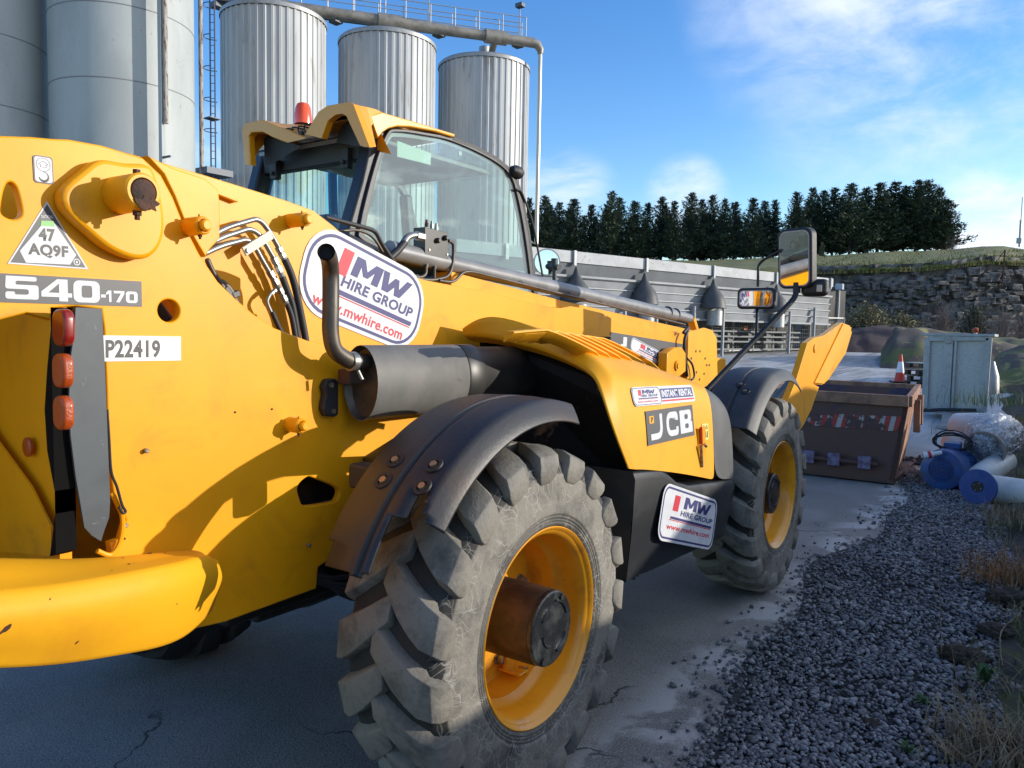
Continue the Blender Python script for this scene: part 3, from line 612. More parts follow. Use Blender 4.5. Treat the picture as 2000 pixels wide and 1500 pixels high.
n_ = len(gl_in); MB().add([(x, CY+.006, z) for x, z in gl_in]+[(x, CY+.006, z) for x, z in ins], [(i, (i+1) % n_, n_+(i+1) % n_, n_+i) for i in range(n_)]).build('window_band', frit, T)
wl2 = [(x, z) for x, z in wl]
side_plate('window_frame', [wl, gl_in], CYL-.03, CYL, cabblk, T, .004)
side_plate('side_window', [gl_in], CYL-.012, CYL-.008, cabglass2, T, .0005)
# rear corner posts
def post(name, p0, p1, w_=.08, d_=.10): return MB().bar(p0, p1, w_, d_, up=(1,0,0)).build(name, cabblk, T, bevel=.015, seg=3)
zr0, zr1 = 1.75, 2.50
a0 = PY(752, 268, CY); a1 = PY(704, 450, CY)
for yy in (CY+.045, CYL-.045):
    MB().loft([[ (x-.05, yy-.04, z), (x+.06, yy-.04, z), (x+.06, yy+.04, z), (x-.05, yy+.04, z)] for x, z in ((a0.x-.02, a0.z+.03), ((a0.x+a1.x)/2-.015, (a0.z+a1.z)/2), (a1.x-.02, a1.z), (a1.x-.06, 1.7))]).build('cab_post', cabblk, T, bevel=.015, seg=3)
xr0, xr1 = a0.x-.03, a1.x-.04
# rear window
rg = [(xr1+.0, CY+.09, a1.z-.15), (xr1+.0, CYL-.09, a1.z-.15), (xr0-.03, CYL-.09, a0.z-.10), (xr0-.03, CY+.09, a0.z-.10)]
MB().prism([V(p) for p in rg], (.005, 0, 0)).build('rear_window', cabglass2, T)
MB().bar((xr0-.02, CY+.02, a0.z-.045), (xr0-.02, CYL-.02, a0.z-.045), .06, .13).build('cab_rear_header', blk, T, bevel=.01)
for yy in (CY+.17, CYL-.2):
    MB().box((xr0-.06, yy, a0.z-.10), (.035, .05, .10)).lathe([(0,.012),(.012,.012),(.012,0)], (xr0-.08, yy, a0.z-.12), (-1,0,0), 8).build('window_hinge', blk, T, bevel=.006)
MB().box((xr1+.1, (CY+CYL)/2, 1.78), (.3, .8, .35)).build('cab_rear_wall', cabblk, T, bevel=.02)
MB().box((1.1, (CY+CYL)/2, 1.5), (1.3, .88, .5)).build('cab_body', cabblk, T, bevel=.02)
# windscreen with curved brow
arc = [(x, z) for x, z in xz([(885,274),(930,291),(968,311),(1003,340),(1019,385),(1033,460),(1043,540),(1050,610)], CY)]
MB().loft([[(x-.012, CY+.02, z-.008), (x-.012, CYL-.02, z-.008), (x-.018, CYL-.02, z-.008), (x-.018, CY+.02, z-.008)] for x, z in arc]).build('windscreen', cabglass2, T)
MB().loft([[(x-.005, CY-.013, z+.012), (x+.0, CY+.02, z+.016), (x-.02, CY+.025, z-.004), (x-.022, CY-.013, z-.004)] for x, z in arc]).build('windscreen_seal', blk, T, smooth=True)
# roof shell: loft across from right to left with two horn-shaped lamp hoods at the rear
def rp(px, py, x=None, y=CY): q = PY(px, py, y); return q
ru = [PY(a, b_, CY-.01) for a, b_ in [(700,287),(718,283),(730,288),(738,300)]]
rear = [(735,300),(715,288),(702,284),(694,262),(682,235),(672,222),(650,224),(632,238),(620,270),(600,272)]
# right hood: profile in the y-z plane at the rear, swept forward
def yz(pxs, x): return [(PX(a, b_, x).y, PX(a, b_, x).z) for a, b_ in pxs]
oR = yz([(722,288),(690,203),(682,199),(640,206),(622,218),(596,262)], CX-.03)
iR = yz([(703,284),(676,226),(668,222),(655,224),(640,236),(628,270)], CX-.03)
def hood(outp, inp, x0, x1, sc=1):
    b = MB(); n = len(outp)
    r0 = [(x0, y, z) for y, z in outp]; r1 = [(x0, y, z) for y, z in inp]
    r0b = [(x0+.035, y, z) for y, z in inp]
    zm = max(z for y, z in outp); b.loft([r0b, r1, r0]+[[(x0+dx, max(y, CY-.05+dx*.12) if dx > .05 else y, zm+(z-zm)*k_-dz) for y, z in outp] for dx, k_, dz in ((.04, .95, 0), (.09, .55, 0), (.15, .24, .0), (.4, .14, .01), (.66, .10, .02))], closed=False)
    b.add([(x0+.20, y, z) for y, z in inp], [tuple(range(n))]); return b
rz = 2.655
hR = hood(oR, iR, CX-.03, CX+.45)
oL = yz([(478,322),(472,250),(478,240),(511,233),(545,247),(600,270)], CX-.03)
iL = yz([(489,322),(486,265),(492,259),(513,258),(532,268),(560,279)], CX-.03)
def rooft(n):   # centre-line height of the roof above x
    return n
hobj = hR.build('roof_lamp_hood', yelc, T, bevel=.006); hobj2 = hood(oL, iL, CX-.03, CX+.40).build('roof_lamp_hood', yelc, T, bevel=.006)
for inp in (iR, iL):
    MB().add([(CX+.06, y, z) for y, z in inp], [tuple(range(len(inp)))]).build('hood_lining', blk, T)
# right cheek of the roof following the window top
cheek = [(737,270),(746,259),(758,251),(775,247),(800,248),(850,257),(886,268),(888,262),(820,241),(745,219),(722,226)]
side_plate('roof_side', [xz(cheek, CY-.03)], CY-.035, CY+.02, yelc, T, .006)
# roof skin, inside height falling to the front
rsec = []
for (px, py) in [(693,203),(745,216),(820,242),(886,265)]:
    q = PY(px, py, CY-.02); rsec.append([(q.x, CY-.015, q.z-.004), (q.x, CY+.05, q.z+.012), (q.x, CY+.24, q.z+.012), (q.x, CY+.34, q.z-.035), (q.x, CYL-.34, q.z-.035), (q.x, CYL-.24, q.z+.012), (q.x, CYL-.05, q.z+.012), (q.x, CYL+.01, q.z-.004), (q.x, CYL+.01, q.z-.03), (q.x, CY+.01, q.z-.02)])
rsec[0] = [(x+.12, y, z) for x, y, z in rsec[0]]
MB().loft(rsec).build('roof', yelc, T, bevel=.01, seg=3)
headl = mat('cab_headlining', (.42, .43, .42), .8)
MB().box((1.0, (CY+CYL)/2, 2.545), (1.0, .8, .02)).build('headlining', headl, T)
q = PY(905, 300, CY+.1); 
# beacon
bc = PX(592, 243, CX+.22)
bb = MB().lathe([(-.03,.030),(-.005,.032),(.006,.028)], bc, (0,0,1), 24).build('beacon', blk, T, smooth=True)
MB().lathe([(0,.045),(.03,.046),(.085,.040),(.105,.030),(.112,.012),(.113,0)], bc, (0,0,1), 28).build('beacon_lens', mat('beacon_orange', (.85,.085,.012), .25, coat=.6), bb, smooth=True)
bc2 = PX(585, 262, CX)
b = MB()
for i in range(5): b.tube(smooth_path([bc2+V((0, .09-.045*i, .0)), bc2+V((-.01, .085-.045*i, .035)), bc2+V((.03, .05-.045*i, .03))], 4), .004, 6)
b.build('beacon_wiring', blk, T)
for i in range(3): MB().box(bc2+V((-.012, .07-.05*i, -.01)), (.02, .022, .035)).build('wiring_plug', blk, T, bevel=.003)
# sticker and lamp inside the window
def deco(pxs, y, name, m_): return MB().prism([PY(a, b_, y) for a, b_ in pxs], (0, .003, 0)).build(name, m_, T)
deco([(776,275),(842,299),(841,322),(776,306)], CY+.012, 'window_notice', mat('pale_notice', (.62,.78,.66), .5, emis=None))
q = PY(896, 300, CY+.02); MB().lathe([(0,.016),(.012,.013),(.012,0)], q, (0,-1,0), 20).build('interior_lamp', mat('lamp_cream', (.6,.65,.5), .4), T, smooth=True)
# interior: seat, steering column, console
seatm = mat('grey_seat_fabric', (.06,.065,.075), .85, bump=.3, bscale=90)
st_ = MB().box((.80, .60, 1.62), (.5, .48, .14)).build('driver_seat', seatm, T, bevel=.05, seg=3)
MB().loft([[(.60, .40, 1.66), (.72, .40, 1.66), (.72, .80, 1.66), (.60, .80, 1.66)], [(.54, .40, 2.0), (.64, .40, 2.0), (.64, .80, 2.0), (.54, .80, 2.0)], [(.50, .45, 2.2), (.58, .45, 2.2), (.58, .75, 2.2), (.50, .75, 2.2)]]).build('seat_back', seatm, st_, bevel=.05, seg=3)
MB().bar((1.65, .6, 1.5), (1.4, .6, 1.95), .12).build('steering_column', blk, T, bevel=.03)
MB().tube([(1.38+.08*math.sin(t)*.6, .6+.18*math.cos(t), 1.98+.18*math.sin(t)*.8) for t in [2*math.pi*i/24 for i in range(24)]], .014, 8, closed=True).build('steering_wheel', blk, T, smooth=True)
MB().bar((1.72, CYL-.08, 1.7), (1.62, CYL-.08, 2.5), .07).build('cab_post', cabblk, T, bevel=.02)
MB().bar((1.05, CYL-.05, 1.7), (1.02, CYL-.05, 2.55), .05).build('cab_post', cabblk, T, bevel=.02)
# lamp on the front corner, wiper arm tube, round mirror
q = PY(1009, 336, CY-.02)
MB().lathe([(-.05,.0),(-.05,.022),(-.02,.036),(.02,.038),(.035,.032),(.035,0)], q, (1,0,-.15), 24).build('work_lamp', blk, T, smooth=True)
MB().tube(round_path([PY(a, b_, CY-.02) for a, b_ in [(1008,370),(1018,373),(1040,430),(1060,540)]], .12, 7), .0065, 8).build('mirror_stay', blk, T, smooth=True)
q = PX(1068, 512, 2.55)
rm = MB().lathe([(-.02,.0),(-.02,.06),(-.005,.094),(.003,.097),(.003,.088)], q, (-.75,-.65,.0), 32).build('round_mirror', mat('pale_mirror_back', (.5,.52,.5), .35), T, smooth=True)
MB().lathe([(.0035,.088),(.0035,0)], q, (-.75,-.65,.0), 32).build('mirror_glass', chrome, rm)
MB().tube([PX(1083, 560, 2.5), PX(1083, 520, 2.5)], .016, 12).tube([PX(1083,522,2.5), PX(1083,505,2.5)], .024, 12).tube([PX(1070,520,2.55), PX(1092,522,2.5)], .02, 10).build('mirror_post', gplas, T, smooth=True)
# ---- engine pod
inner = [(905,656,-.40),(935,655,-.48),(975,662,-.57),(1060,682,-.76),(1125,711,-.95),(1152,729,-1.03),(1168,749,-1.085),(1180,790,-1.125),(1200,850,-1.15),(1226,915,-1.165)]
outer = [(903,642,-.40),(930,622,-.48),(975,614,-.56),(1065,647,-.76),(1135,680,-.94),(1172,704,-1.03),(1194,737,-1.10),(1203,785,-1.14),(1220,850,-1.16),(1243,917,-1.175)]
Pi = [PY(*q_) for q_ in inner]; Po = [PY(*q_) for q_ in outer]
# front station of the bonnet
xf = 1.62
front = [(-.36,1.48),(-.46,1.485),(-.58,1.475),(-.74,1.45),(-.9,1.42),(-1.0,1.395),(-1.10,1.36),(-1.145,1.30),(-1.165,1.05),(-1.175,.885)]
P2 = []; P3 = []
for i, (y, z) in enumerate(front):
    o_ = Po[i]; f = V((xf, y, z)); P2.append(o_.lerp(f, .5)+V((0, 0 if i > 6 else 0, .02 if i < 6 else .012))); P3.append(f)
Pq = [o_.lerp(p, .12)+V((0,0,.004)) for o_, p in zip(Po, P2)]
bk = [p+V((.06, .03 if i > 5 else 0, -.03 if i <= 6 else 0)) for i, p in enumerate(Pi)]
pod = MB().loft([bk, Pi, Po, Pq, P2, [p.lerp(q_, .9) for p, q_ in zip(P2, P3)], P3], closed=False).build('bonnet', yelh, T)
ss = pod.modifiers.new('s', 'SUBSURF'); ss.levels = 2; ss.render_levels = 2; pod.data.shade_smooth()
for e_ in (pod.data.edges,):
    cr_ = pod.data.attributes.new('crease_edge', 'FLOAT', 'EDGE'); n = len(Pi)
    for ed in e_:
        a, b_ = ed.vertices
        if a//n == b_//n and a//n in (1, 2): cr_.data[ed.index].value = 1
        if a%n == b_%n == 6 and min(a, b_)//n >= 2: cr_.data[ed.index].value = .8
# side panel lower edge rise: dark seam between bonnet and skirt
# louvres along the bonnet top
from mathutils.bvhtree import BVHTree
def bvh(o):
    dg = bpy.context.evaluated_depsgraph_get(); dg.update(); return BVHTree.FromObject(o, dg)
_t = bvh(pod)
for i in range(6):
    e_px = (1176+22*i, 695+4*i); s_px = (999+22*i, 618+2.5*i)
    h = _t.ray_cast(CP, ray(*e_px).normalized())[0]
    ye_ = h.y if h else -.62; ys_ = ye_+.06
    A3, B3 = PY(s_px[0], s_px[1], ys_), PY(e_px[0], e_px[1], ye_); rg = []
    for j in range(10):
        t_ = j/9; p = A3.lerp(B3, t_)+V((0, 0, .012*math.sin(math.pi*t_)-.055*max(0, .35-t_)/.35-.02*max(0, t_-.9)*10)); dp = .04
        rg.append([p+V((0,.030,-dp)), p+V((0,-.014,-.006)), p+V((0,-.012,.0)), p+V((0,.026,.001)), p+V((0,.036,-dp))])
    MB().loft(rg).build('louvre', yelh, T, smooth=True)
g0 = [PY(1000, 622, -.585)+V((0,0,-.006)), PY(1180, 704, -.80)+V((0,0,.0)), PY(1330, 737, -.46)+V((0,0,-.006)), PY(1110, 660, -.46)]
# cavity behind the rear wheel
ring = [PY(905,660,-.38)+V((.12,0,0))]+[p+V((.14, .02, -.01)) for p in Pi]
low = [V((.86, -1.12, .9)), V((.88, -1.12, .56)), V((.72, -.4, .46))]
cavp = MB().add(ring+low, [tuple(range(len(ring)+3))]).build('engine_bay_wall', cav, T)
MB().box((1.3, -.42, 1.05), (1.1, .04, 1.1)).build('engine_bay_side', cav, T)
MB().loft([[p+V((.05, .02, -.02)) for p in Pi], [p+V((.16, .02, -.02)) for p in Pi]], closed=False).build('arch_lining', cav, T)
MB().box((.56, -.36, 1.30), (.32, .08, .5)).build('engine_cover', blk, T, bevel=.03)
# front dark plastic corner of the pod
fr = [V((xf+.002, y, z)) for y, z in front[2:]]
f2 = [V((xf+.20, y*1.0, z-.045 if z > 1.2 else z-.025)) for y, z in front[2:]]; f3 = [V((xf+.36, y+.012, z-.125 if z > 1.2 else z-.05)) for y, z in front[2:]]; f4 = [V((xf+.415, y+.06, z-.165 if z > 1.2 else z-.05)) for y, z in front[2:]]
fo = MB().loft([fr, f2, f3, f4, [V((xf+.42, min(-.4, p.y+.4), p.z-.02)) for p in f4]], closed=False).build('pod_corner', gplas, T)
ss = fo.modifiers.new('s', 'SUBSURF'); ss.levels = 2; ss.render_levels = 2; fo.data.shade_smooth()
# skirt below
def sk(pxs, y): return [PY(a, b_, y) for a, b_ in pxs]
top_ = [(1236,921,-1.165),(1262,919,-1.17),(1290,917,-1.17),(1306,926,-1.17),(1322,941,-1.17),(1345,947,-1.17),(1395,941,-1.165),(1429,934,-1.15),(1433,936,-1.08)]
P_t = [PY(*q_) for q_ in top_]
P_m = [V((p.x, p.y-.012, p.z-.035)) for p in P_t]
zb = [.575,.575,.565,.56,.555,.55,.53,.51,.52]
P_b = [V((p.x+(.03 if i < 2 else 0), p.y+.03, z)) for i, (p, z) in enumerate(zip(P_t, zb))]
P_u = [V((p.x+.02, -.55, z)) for p, z in zip(P_t, zb)]
P_k = [V((p.x, -.55, p.z)) for p in P_t]
MB().loft([P_k, P_t, P_m, [a.lerp(b_, .5)+V((0,-.005,0)) for a, b_ in zip(P_m, P_b)], P_b, P_u], closed=False).add([P_t[0], P_m[0], P_b[0], P_u[0], P_k[0]], [(0,1,2,3,4)]).add([P_t[-1], P_m[-1], P_b[-1], P_u[-1], P_k[-1]], [(0,1,2,3,4)]).build('side_skirt', skirtm, T, bevel=.012, seg=3); skirt_o = [o_ for o_ in bpy.data.objects if o_.name == 'side_skirt'][0]
lowp = [PY(a, b_, -1.0) for a, b_ in [(1190,918),(1240,922),(1243,1134),(1222,1128),(1198,1118),(1185,1000)]]
MB().prism(lowp, (0, .5, 0)).build('skirt_end', blkm, T, bevel=.01)
# handle recess with red lever and latch on the bonnet
def on_side(px, py): return PY(px, py, -1.17)
q0 = PY(1370, 890, -1.17)
MB().prism([PY(a, b_, -1.168) for a, b_ in [(1364,838),(1378,833),(1378,912),(1365,914)]], (0, .02, 0)).build('latch_recess', yel, T)
MB().bar(PY(1369,834,-1.176), PY(1370,868,-1.176), .015, .008).build('latch_lever', mat('red_lever', (.7,.06,.03), .35), T, bevel=.003)
MB().bar(PY(1369,870,-1.182), PY(1371,912,-1.176), .014, .01).tube([PY(1376,868,-1.175), PY(1379,872,-1.195)], .007, 8).build('latch', bolt, T)
# ---- muffler and exhaust pipe
my = -.60
A = PY(704, 748, my); B = PY(905, 735, my)
def oval(c, hz, hy, n=32): return [c+V((0, hy*math.cos(t)*(1 if True else 1), hz*math.sin(t))) for t in [2*math.pi*i/n for i in range(n)]]
hz = abs(PY(704,674,my).z-PY(704,822,my).z)/2
mx0 = A.x; mz = (PY(704,674,my).z+PY(704,822,my).z)/2
ax = [(mx0-.006, .90), (mx0-.004, 1.0), (mx0+.012, 1.0)]
mf = MB().loft([oval(V((x_, my, mz)), hz*k, .085*k) for x_, k in ((mx0, .985), (mx0+.0, 1.0), (.22, 1.0))]+[oval(V((.225, my, mz)), hz*.97, .082)], caps=False).build('muffler', alu, T, smooth=True)
MB().loft([oval(V((mx0+.001, my, mz)), hz*.99, .084), oval(V((mx0+.025, my, mz)), hz*.90, .07), oval(V((mx0+.03, my, mz)), hz*.3, .02), oval(V((mx0+.03, my, mz)), .001, .001)], caps=False).build('muffler_end', exh, mf, smooth=True)
MB().loft([oval(V((x_, my, mz)), hz*k, .085*k) for x_, k in ((.226, .985), (.23, 1.01), (.32, 1.01), (.34, .93), (.75, .93))], caps=False).build('engine_pipe_cover', blkm, T, smooth=True)
pp = [PY(637,492,my-.085), PY(643,506,my-.045)]+[PY(a, b_, my-.01) for a, b_ in [(646,535),(646,600),(646,650),(655,685),(685,706)]]
pth = smooth_path(pp, 7)
MB().tube(pth+[V((mx0+.03, my, pp[-1].z-.004))], .0275, 28, caps=False).tube(pth, .0235, 24, caps=False).build('exhaust_pipe', exh, T, smooth=True)
_d = (pth[1]-pth[0]).normalized(); MB().tube([pth[0]+_d*.012, pth[0]+_d*.02], .0245, 20).build('exhaust_bore', cav, T)
q = pp[-1]+V((.005,0,0)); MB().tube([q-V((.012,0,0)), q+V((.012,0,0))], .033, 24).build('pipe_clamp', steel, T, smooth=True)
MB().tube([q+V((0,-.03,-.03)), q+V((.01,-.04,-.06))], .006, 6).build('clamp_screw', steel, T)
MB().prism([PY(a, b_, -.53) for a, b_ in [(640,741),(655,739),(662,745),(662,810),(655,815),(638,813),(632,800),(634,785),(637,770),(633,755)]], (0, .03, 0)).build('muffler_bracket', blk, T, bevel=.006)
MB().box(PY(690, 735, -.57), (.09, .06, .05)).build('bracket_arm', rust, T, bevel=.004)
for (px, py) in ((646,752),(650,803)): MB().lathe([(0,.009),(.008,.009),(.008,0)], PY(px, py, -.531), (0,-1,0), 6).build('bracket_bolt', bolt, T)
# ---- mudguards
def mudguard(x, a0, a1, m_, yin, yout, Rf, torn):
    b = MB(); n = 150; prof = [(yin, -.02), (yin, 0), (yin-.04, .008), (-.90, .012), (-.925, .012), (-.935, .0), (-.955, .0), (-.965, .012), (-.99, .012), (yout+.06, .006), (yout+.035, 0), (yout, -.055), (yout-.002, -.062)]
    prof = [(yin+(q_[0]+.70)*(yout-yin)/(-1.17+.70), q_[1]) for q_ in [(-.70,-.02),(-.70,0),(-.74,.008),(-.885,.012),(-.905,.012),(-.915,.0),(-.935,.0),(-.945,.012),(-.98,.012),(-1.05,.008),(-1.07,.008),(-1.09,.006),(-1.11,.004),(-1.125,-.008),(-1.15,-.035),(-1.17,-.06),(-1.172,-.066)]]
    rings = []
    for i in range(n+1):
        a = R(a0+(a1-a0)*i/n); rings.append([(x+(Rf+dr)*math.cos(a), y, HC+(Rf+dr)*math.sin(a)*1.0) for y, dr in prof])
    k = len(prof)
    vs = [q_ for rg in rings for q_ in rg]; fs = []
    for i in range(n):
        ang = a0+(a1-a0)*(i+.5)/n
        for j in range(k-1):
            yy = (prof[j][0]+prof[j+1][0])/2
            if torn:      # broken lower outer corner
                lim = torn(yy)
                if ang > lim: continue
            fs.append((i*k+j, i*k+j+1, (i+1)*k+j+1, (i+1)*k+j))
    b.add(vs, fs); o = b.build('mudguard', m_, T)
    sld = o.modifiers.new('t', 'SOLIDIFY'); sld.thickness = .007; sld.offset = -1
    o.data.shade_smooth(); o.data.set_sharp_from_angle(angle=R(45)); return o
def torn_r(y):
    for lim, ang in ((-.89,149.5),(-.93,153),(-.98,155.5),(-1.035,156),(-1.06,154.5),(-1.075,151),(-1.09,143.5),(-1.105,142),(-1.125,141.5),(-1.14,135),(-1.155,137.5),(-1.175,140)):
        if y > lim: return ang
    return 141.5
mg = mudguard(0, 75, 158, fendm, -.865, -1.205, .765, torn_r)
mg2 = mudguard(WB, 62, 143, fendm2, -.88, -1.205, .785, None)
for m_, spots in ((mg, ((774,902,-.85),(751,941,-.85),(849,911,-1.0),(827,953,-1.0))), (mg2, ((1458,780,-.98),(1453,797,-.98)))):
    cx_ = 0 if m_ is mg else WB
    for (px, py, y) in spots:
        q = PY(px, py, y); d = V((q.x-cx_, 0, q.z-HC)); Rr = .770 if m_ is mg else .79
        for _ in range(4):        # slide along the ray until the point lies on the guard
            r_ = math.hypot(q.x-cx_, q.z-HC); y += (Rr-r_)*(-.9) ; q = PY(px, py, y)
        d = V((q.x-cx_, 0, q.z-HC)).normalized(); q = V((cx_, q.y, HC))+d*(Rr+.004)
        MB().lathe([(0,.030),(.006,.029),(.006,.018),(.001,.016)], q, d, 20).build('bolt_washer', blk, m_, smooth=True)
        MB().lathe([(.0,.012),(.010,.012),(.010,0)], q, d, 6).build('bolt_head', boltb, m_)
MB().bar((-.12, -.5, 1.12), (-.3, -.86, 1.26), .10, .05).build('mudguard_bracket', blk, T, bevel=.01); q = PY(716, 930, -.80); MB().box(q, (.07,.10,.08)).build('mudguard_bracket', blk, T, bevel=.012)
MB().bar((2.5, -.6, 1.15), (2.6, -.9, 1.36), .06).build('mudguard_bracket', blk, T, bevel=.01)
# ---- mirrors
mx_ = 2.45
arm = [PX(a, b_, x_) for a, b_, x_ in [(1382,760,2.0),(1470,668,2.25),(1545,590,2.42),(1554,578,2.45),(1556,556,2.46)]]
MB().tube(round_path(arm, .05, 6), .016, 14).build('mirror_arm', blk, T, smooth=True)
MB().tube(round_path([PX(a, b_, mx_) for a, b_ in [(1526,488),(1490,508),(1481,518),(1480,560)]], .05, 6), .008, 10).build('mirror_bracket', blk, T, smooth=True); MB().tube([PX(1479,600,mx_), PX(1477,660,mx_-.17)], .009, 10).build('mirror_bracket', blk, T, smooth=True)
def mirror(px, py, wd, ht, x, target):
    c = PX(px, py, x); nrm = ((CP-c).normalized()+(V(target)-c).normalized()).normalized()     # set for the driver's view back along the machine
    xa = V((0,0,1)).cross(nrm).normalized(); ya = nrm.cross(xa); M_ = Matrix((xa, ya, nrm)).transposed().to_4x4(); M_.translation = c
    r_ = min(wd, ht)*.22
    me = curve_mesh([rrect(-wd/2, -ht/2, wd/2, ht/2, r_, 6)], .02, .012, 4); me.transform(M_ @ Matrix.Translation((0, 0, -.022))); me.shade_smooth()
    o = link('mirror', me, blk, T)
    me = curve_mesh([rrect(-wd/2+.014, -ht/2+.014, wd/2-.014, ht/2-.014, r_*.85, 6), rrect(-wd/2+.020, -ht/2+.020, wd/2-.020, ht/2-.020, r_*.8, 6)], .002); me.transform(M_ @ Matrix.Translation((0, 0, .010))); link('mirror_rim', me, mat('mirror_rim_grey', (.35,.36,.36), .4), o)
    me = curve_mesh([rrect(-wd/2+.019, -ht/2+.019, wd/2-.019, ht/2-.019, r_*.8, 6)], .0005); me.transform(M_ @ Matrix.Translation((0, 0, .0105))); link('mirror_glass', me, chrome, o)
    return o
mirror(1553, 505, .215, .345, 2.45, (1.0, .15, 1.92))
mirror(1477, 583, .225, .125, 2.42, (-.6, -.3, 1.8))
q = PX(1592, 562, 2.5)
MB().box(q, (.07, .15, .10)).build('work_lamp', blk, T, bevel=.03, seg=4)
c = PX(1600, 563, 2.45); MB().box(c, (.008, .03, .04)).build('lamp_lens', mat('lamp_glass', (.5,.42,.36), .2), T, bevel=.004)
MB().lathe([(-.03,.02),(.03,.02)], PX(1556, 562, 2.46), (0,0,1), 14).build('mirror_clamp', blk, T, smooth=True)
# ---- stickers
def frame_from(bl, br, tl, y):            # local metres frame on a side plane from three pixels
    A_, B_, C_ = PY(*bl, y), PY(*br, y), PY(*tl, y); ux = (B_-A_); wd = ux.length; ux.normalize(); ht = (C_-A_).dot(V((-ux.z, 0, ux.x)))
    ang = math.atan2(ux.z, ux.x); return Matrix.Translation(A_) @ SIDE @ Matrix.Rotation(ang, 4, 'Z'), wd, ht
def mw_sticker(M_, w_, h_, parent, r=.3, bold=.03, shear=.15, name='sticker', base=white, lay=None):
    st = flat(name, [rrect(0, 0, w_, h_, min(w_, h_)*r, 8)], M_, .002, base, parent)
    k = min(w_, h_)
    flat('border', [rrect(k*.045, k*.045, w_-k*.045, h_-k*.045, k*(r-.04), 8), rrect(k*.08, k*.08, w_-k*.08, h_-k*.08, k*(r-.07), 8)], M_, .0029, navy, st)
    L_ = lay or dict(block=(.20,.54,.30,.85), mw=(.34,.62,.80,.84), hire=(.27,.46,.88,.59), bar=(.18,.36,.86,.415), bar2=(.17,.335,.85,.35), www=(.13,.17,.84,.28))
    def bx(t): return (t[0]*w_, t[1]*h_, t[2]*w_, t[3]*h_)
    x0, y0, x1, y1 = bx(L_['block']); sl = (y1-y0)*.18
    flat('logo_block', [[(x0, y0), (x1, y0), (x1+sl, y1), (x0+sl, y1)]], M_, .003, redp, st)
    x0, y0, x1, y1 = bx(L_['mw']); W2, H2 = (x1-x0)*.47, y1-y0
    def gl_(pts_, ox): return [[(ox+a*W2+b_*H2*.22, y0+b_*H2) for a, b_ in pts_]]
    flat('lettering', gl_([(0,0),(.24,0),(.24,.60),(.40,.18),(.56,.18),(.72,.60),(.72,0),(.96,0),(.96,1),(.68,1),(.48,.48),(.28,1),(0,1)], x0), M_, .0031, navy, st)
    flat('lettering', gl_([(0,1),(.22,1),(.30,.38),(.46,.86),(.62,.86),(.72,.38),(.90,1),(1.12,1),(.84,0),(.62,0),(.54,.42),(.38,0),(.14,0)], x0+(x1-x0)*.46), M_, .0031, navy, st)
    flat('lettering', text_mesh('HIRE GROUP', bx(L_['hire']), bold*1.1, shear), M_, .0031, navy, st)
    for kk, m_ in (('bar', navy), ('bar2', redp)):
        x0, y0, x1, y1 = bx(L_[kk]); flat('rule_line', [[(x0, y0), (x1, y0), (x1+.3*(y1-y0), y1), (x0+.3*(y1-y0), y1)]], M_, .003, m_, st)
    flat('lettering', text_mesh('www.mwhire.com', bx(L_['www']), bold*.7, shear*.6), M_, .0031, redp, st)
    return st
# big boom sticker, tilted down to the front
M_, w_, h_ = frame_from((585,585), (795,693), (612,462), BY-.001)
Mb = frame_side(BY-.001, PY(716, 569, BY).x, PY(716, 569, BY).z, 0)
a0 = PY(640, 478, BY); a1 = PY(800, 560, BY); ang = math.atan2(a1.z-a0.z, a1.x-a0.x)
c = PY(716, 570, BY); W_, H_ = .66, .335
Mb = Matrix.Translation((c.x, BY-.001, c.z)) @ SIDE @ Matrix.Rotation(ang, 4, 'Z') @ Matrix.Translation((-W_/2, -H_/2, 0))
mw_sticker(Mb, W_, H_, T, .42, lay=dict(block=(.235,.55,.315,.86), mw=(.345,.60,.84,.84), hire=(.29,.43,.91,.56), bar=(.27,.33,.91,.385), bar2=(.265,.305,.905,.318), www=(.12,.12,.86,.25)))
# JCB panel with sticker on the boom front
M_, w_, h_ = frame_from((1190,678), (1333,697), (1190,648), BY-.001)
pn = flat('badge_panel', [[(0,0),(w_,0),(w_,h_),(0,h_)]], M_, .0012, greyp, T)
flat('lettering', [[(.13*w_,.18*h_),(.20*w_,.18*h_),(.20*w_,.82*h_),(.155*w_,.82*h_),(.155*w_,.32*h_),(.13*w_,.32*h_)]], M_, .0018, white, pn)
Mc = M_ @ Matrix.Translation((.24*w_, -.05*h_, .001)) @ Matrix.Rotation(R(-9), 4, 'Z'); mw_sticker(Mc, w_*.62, h_*1.0, T, .42)
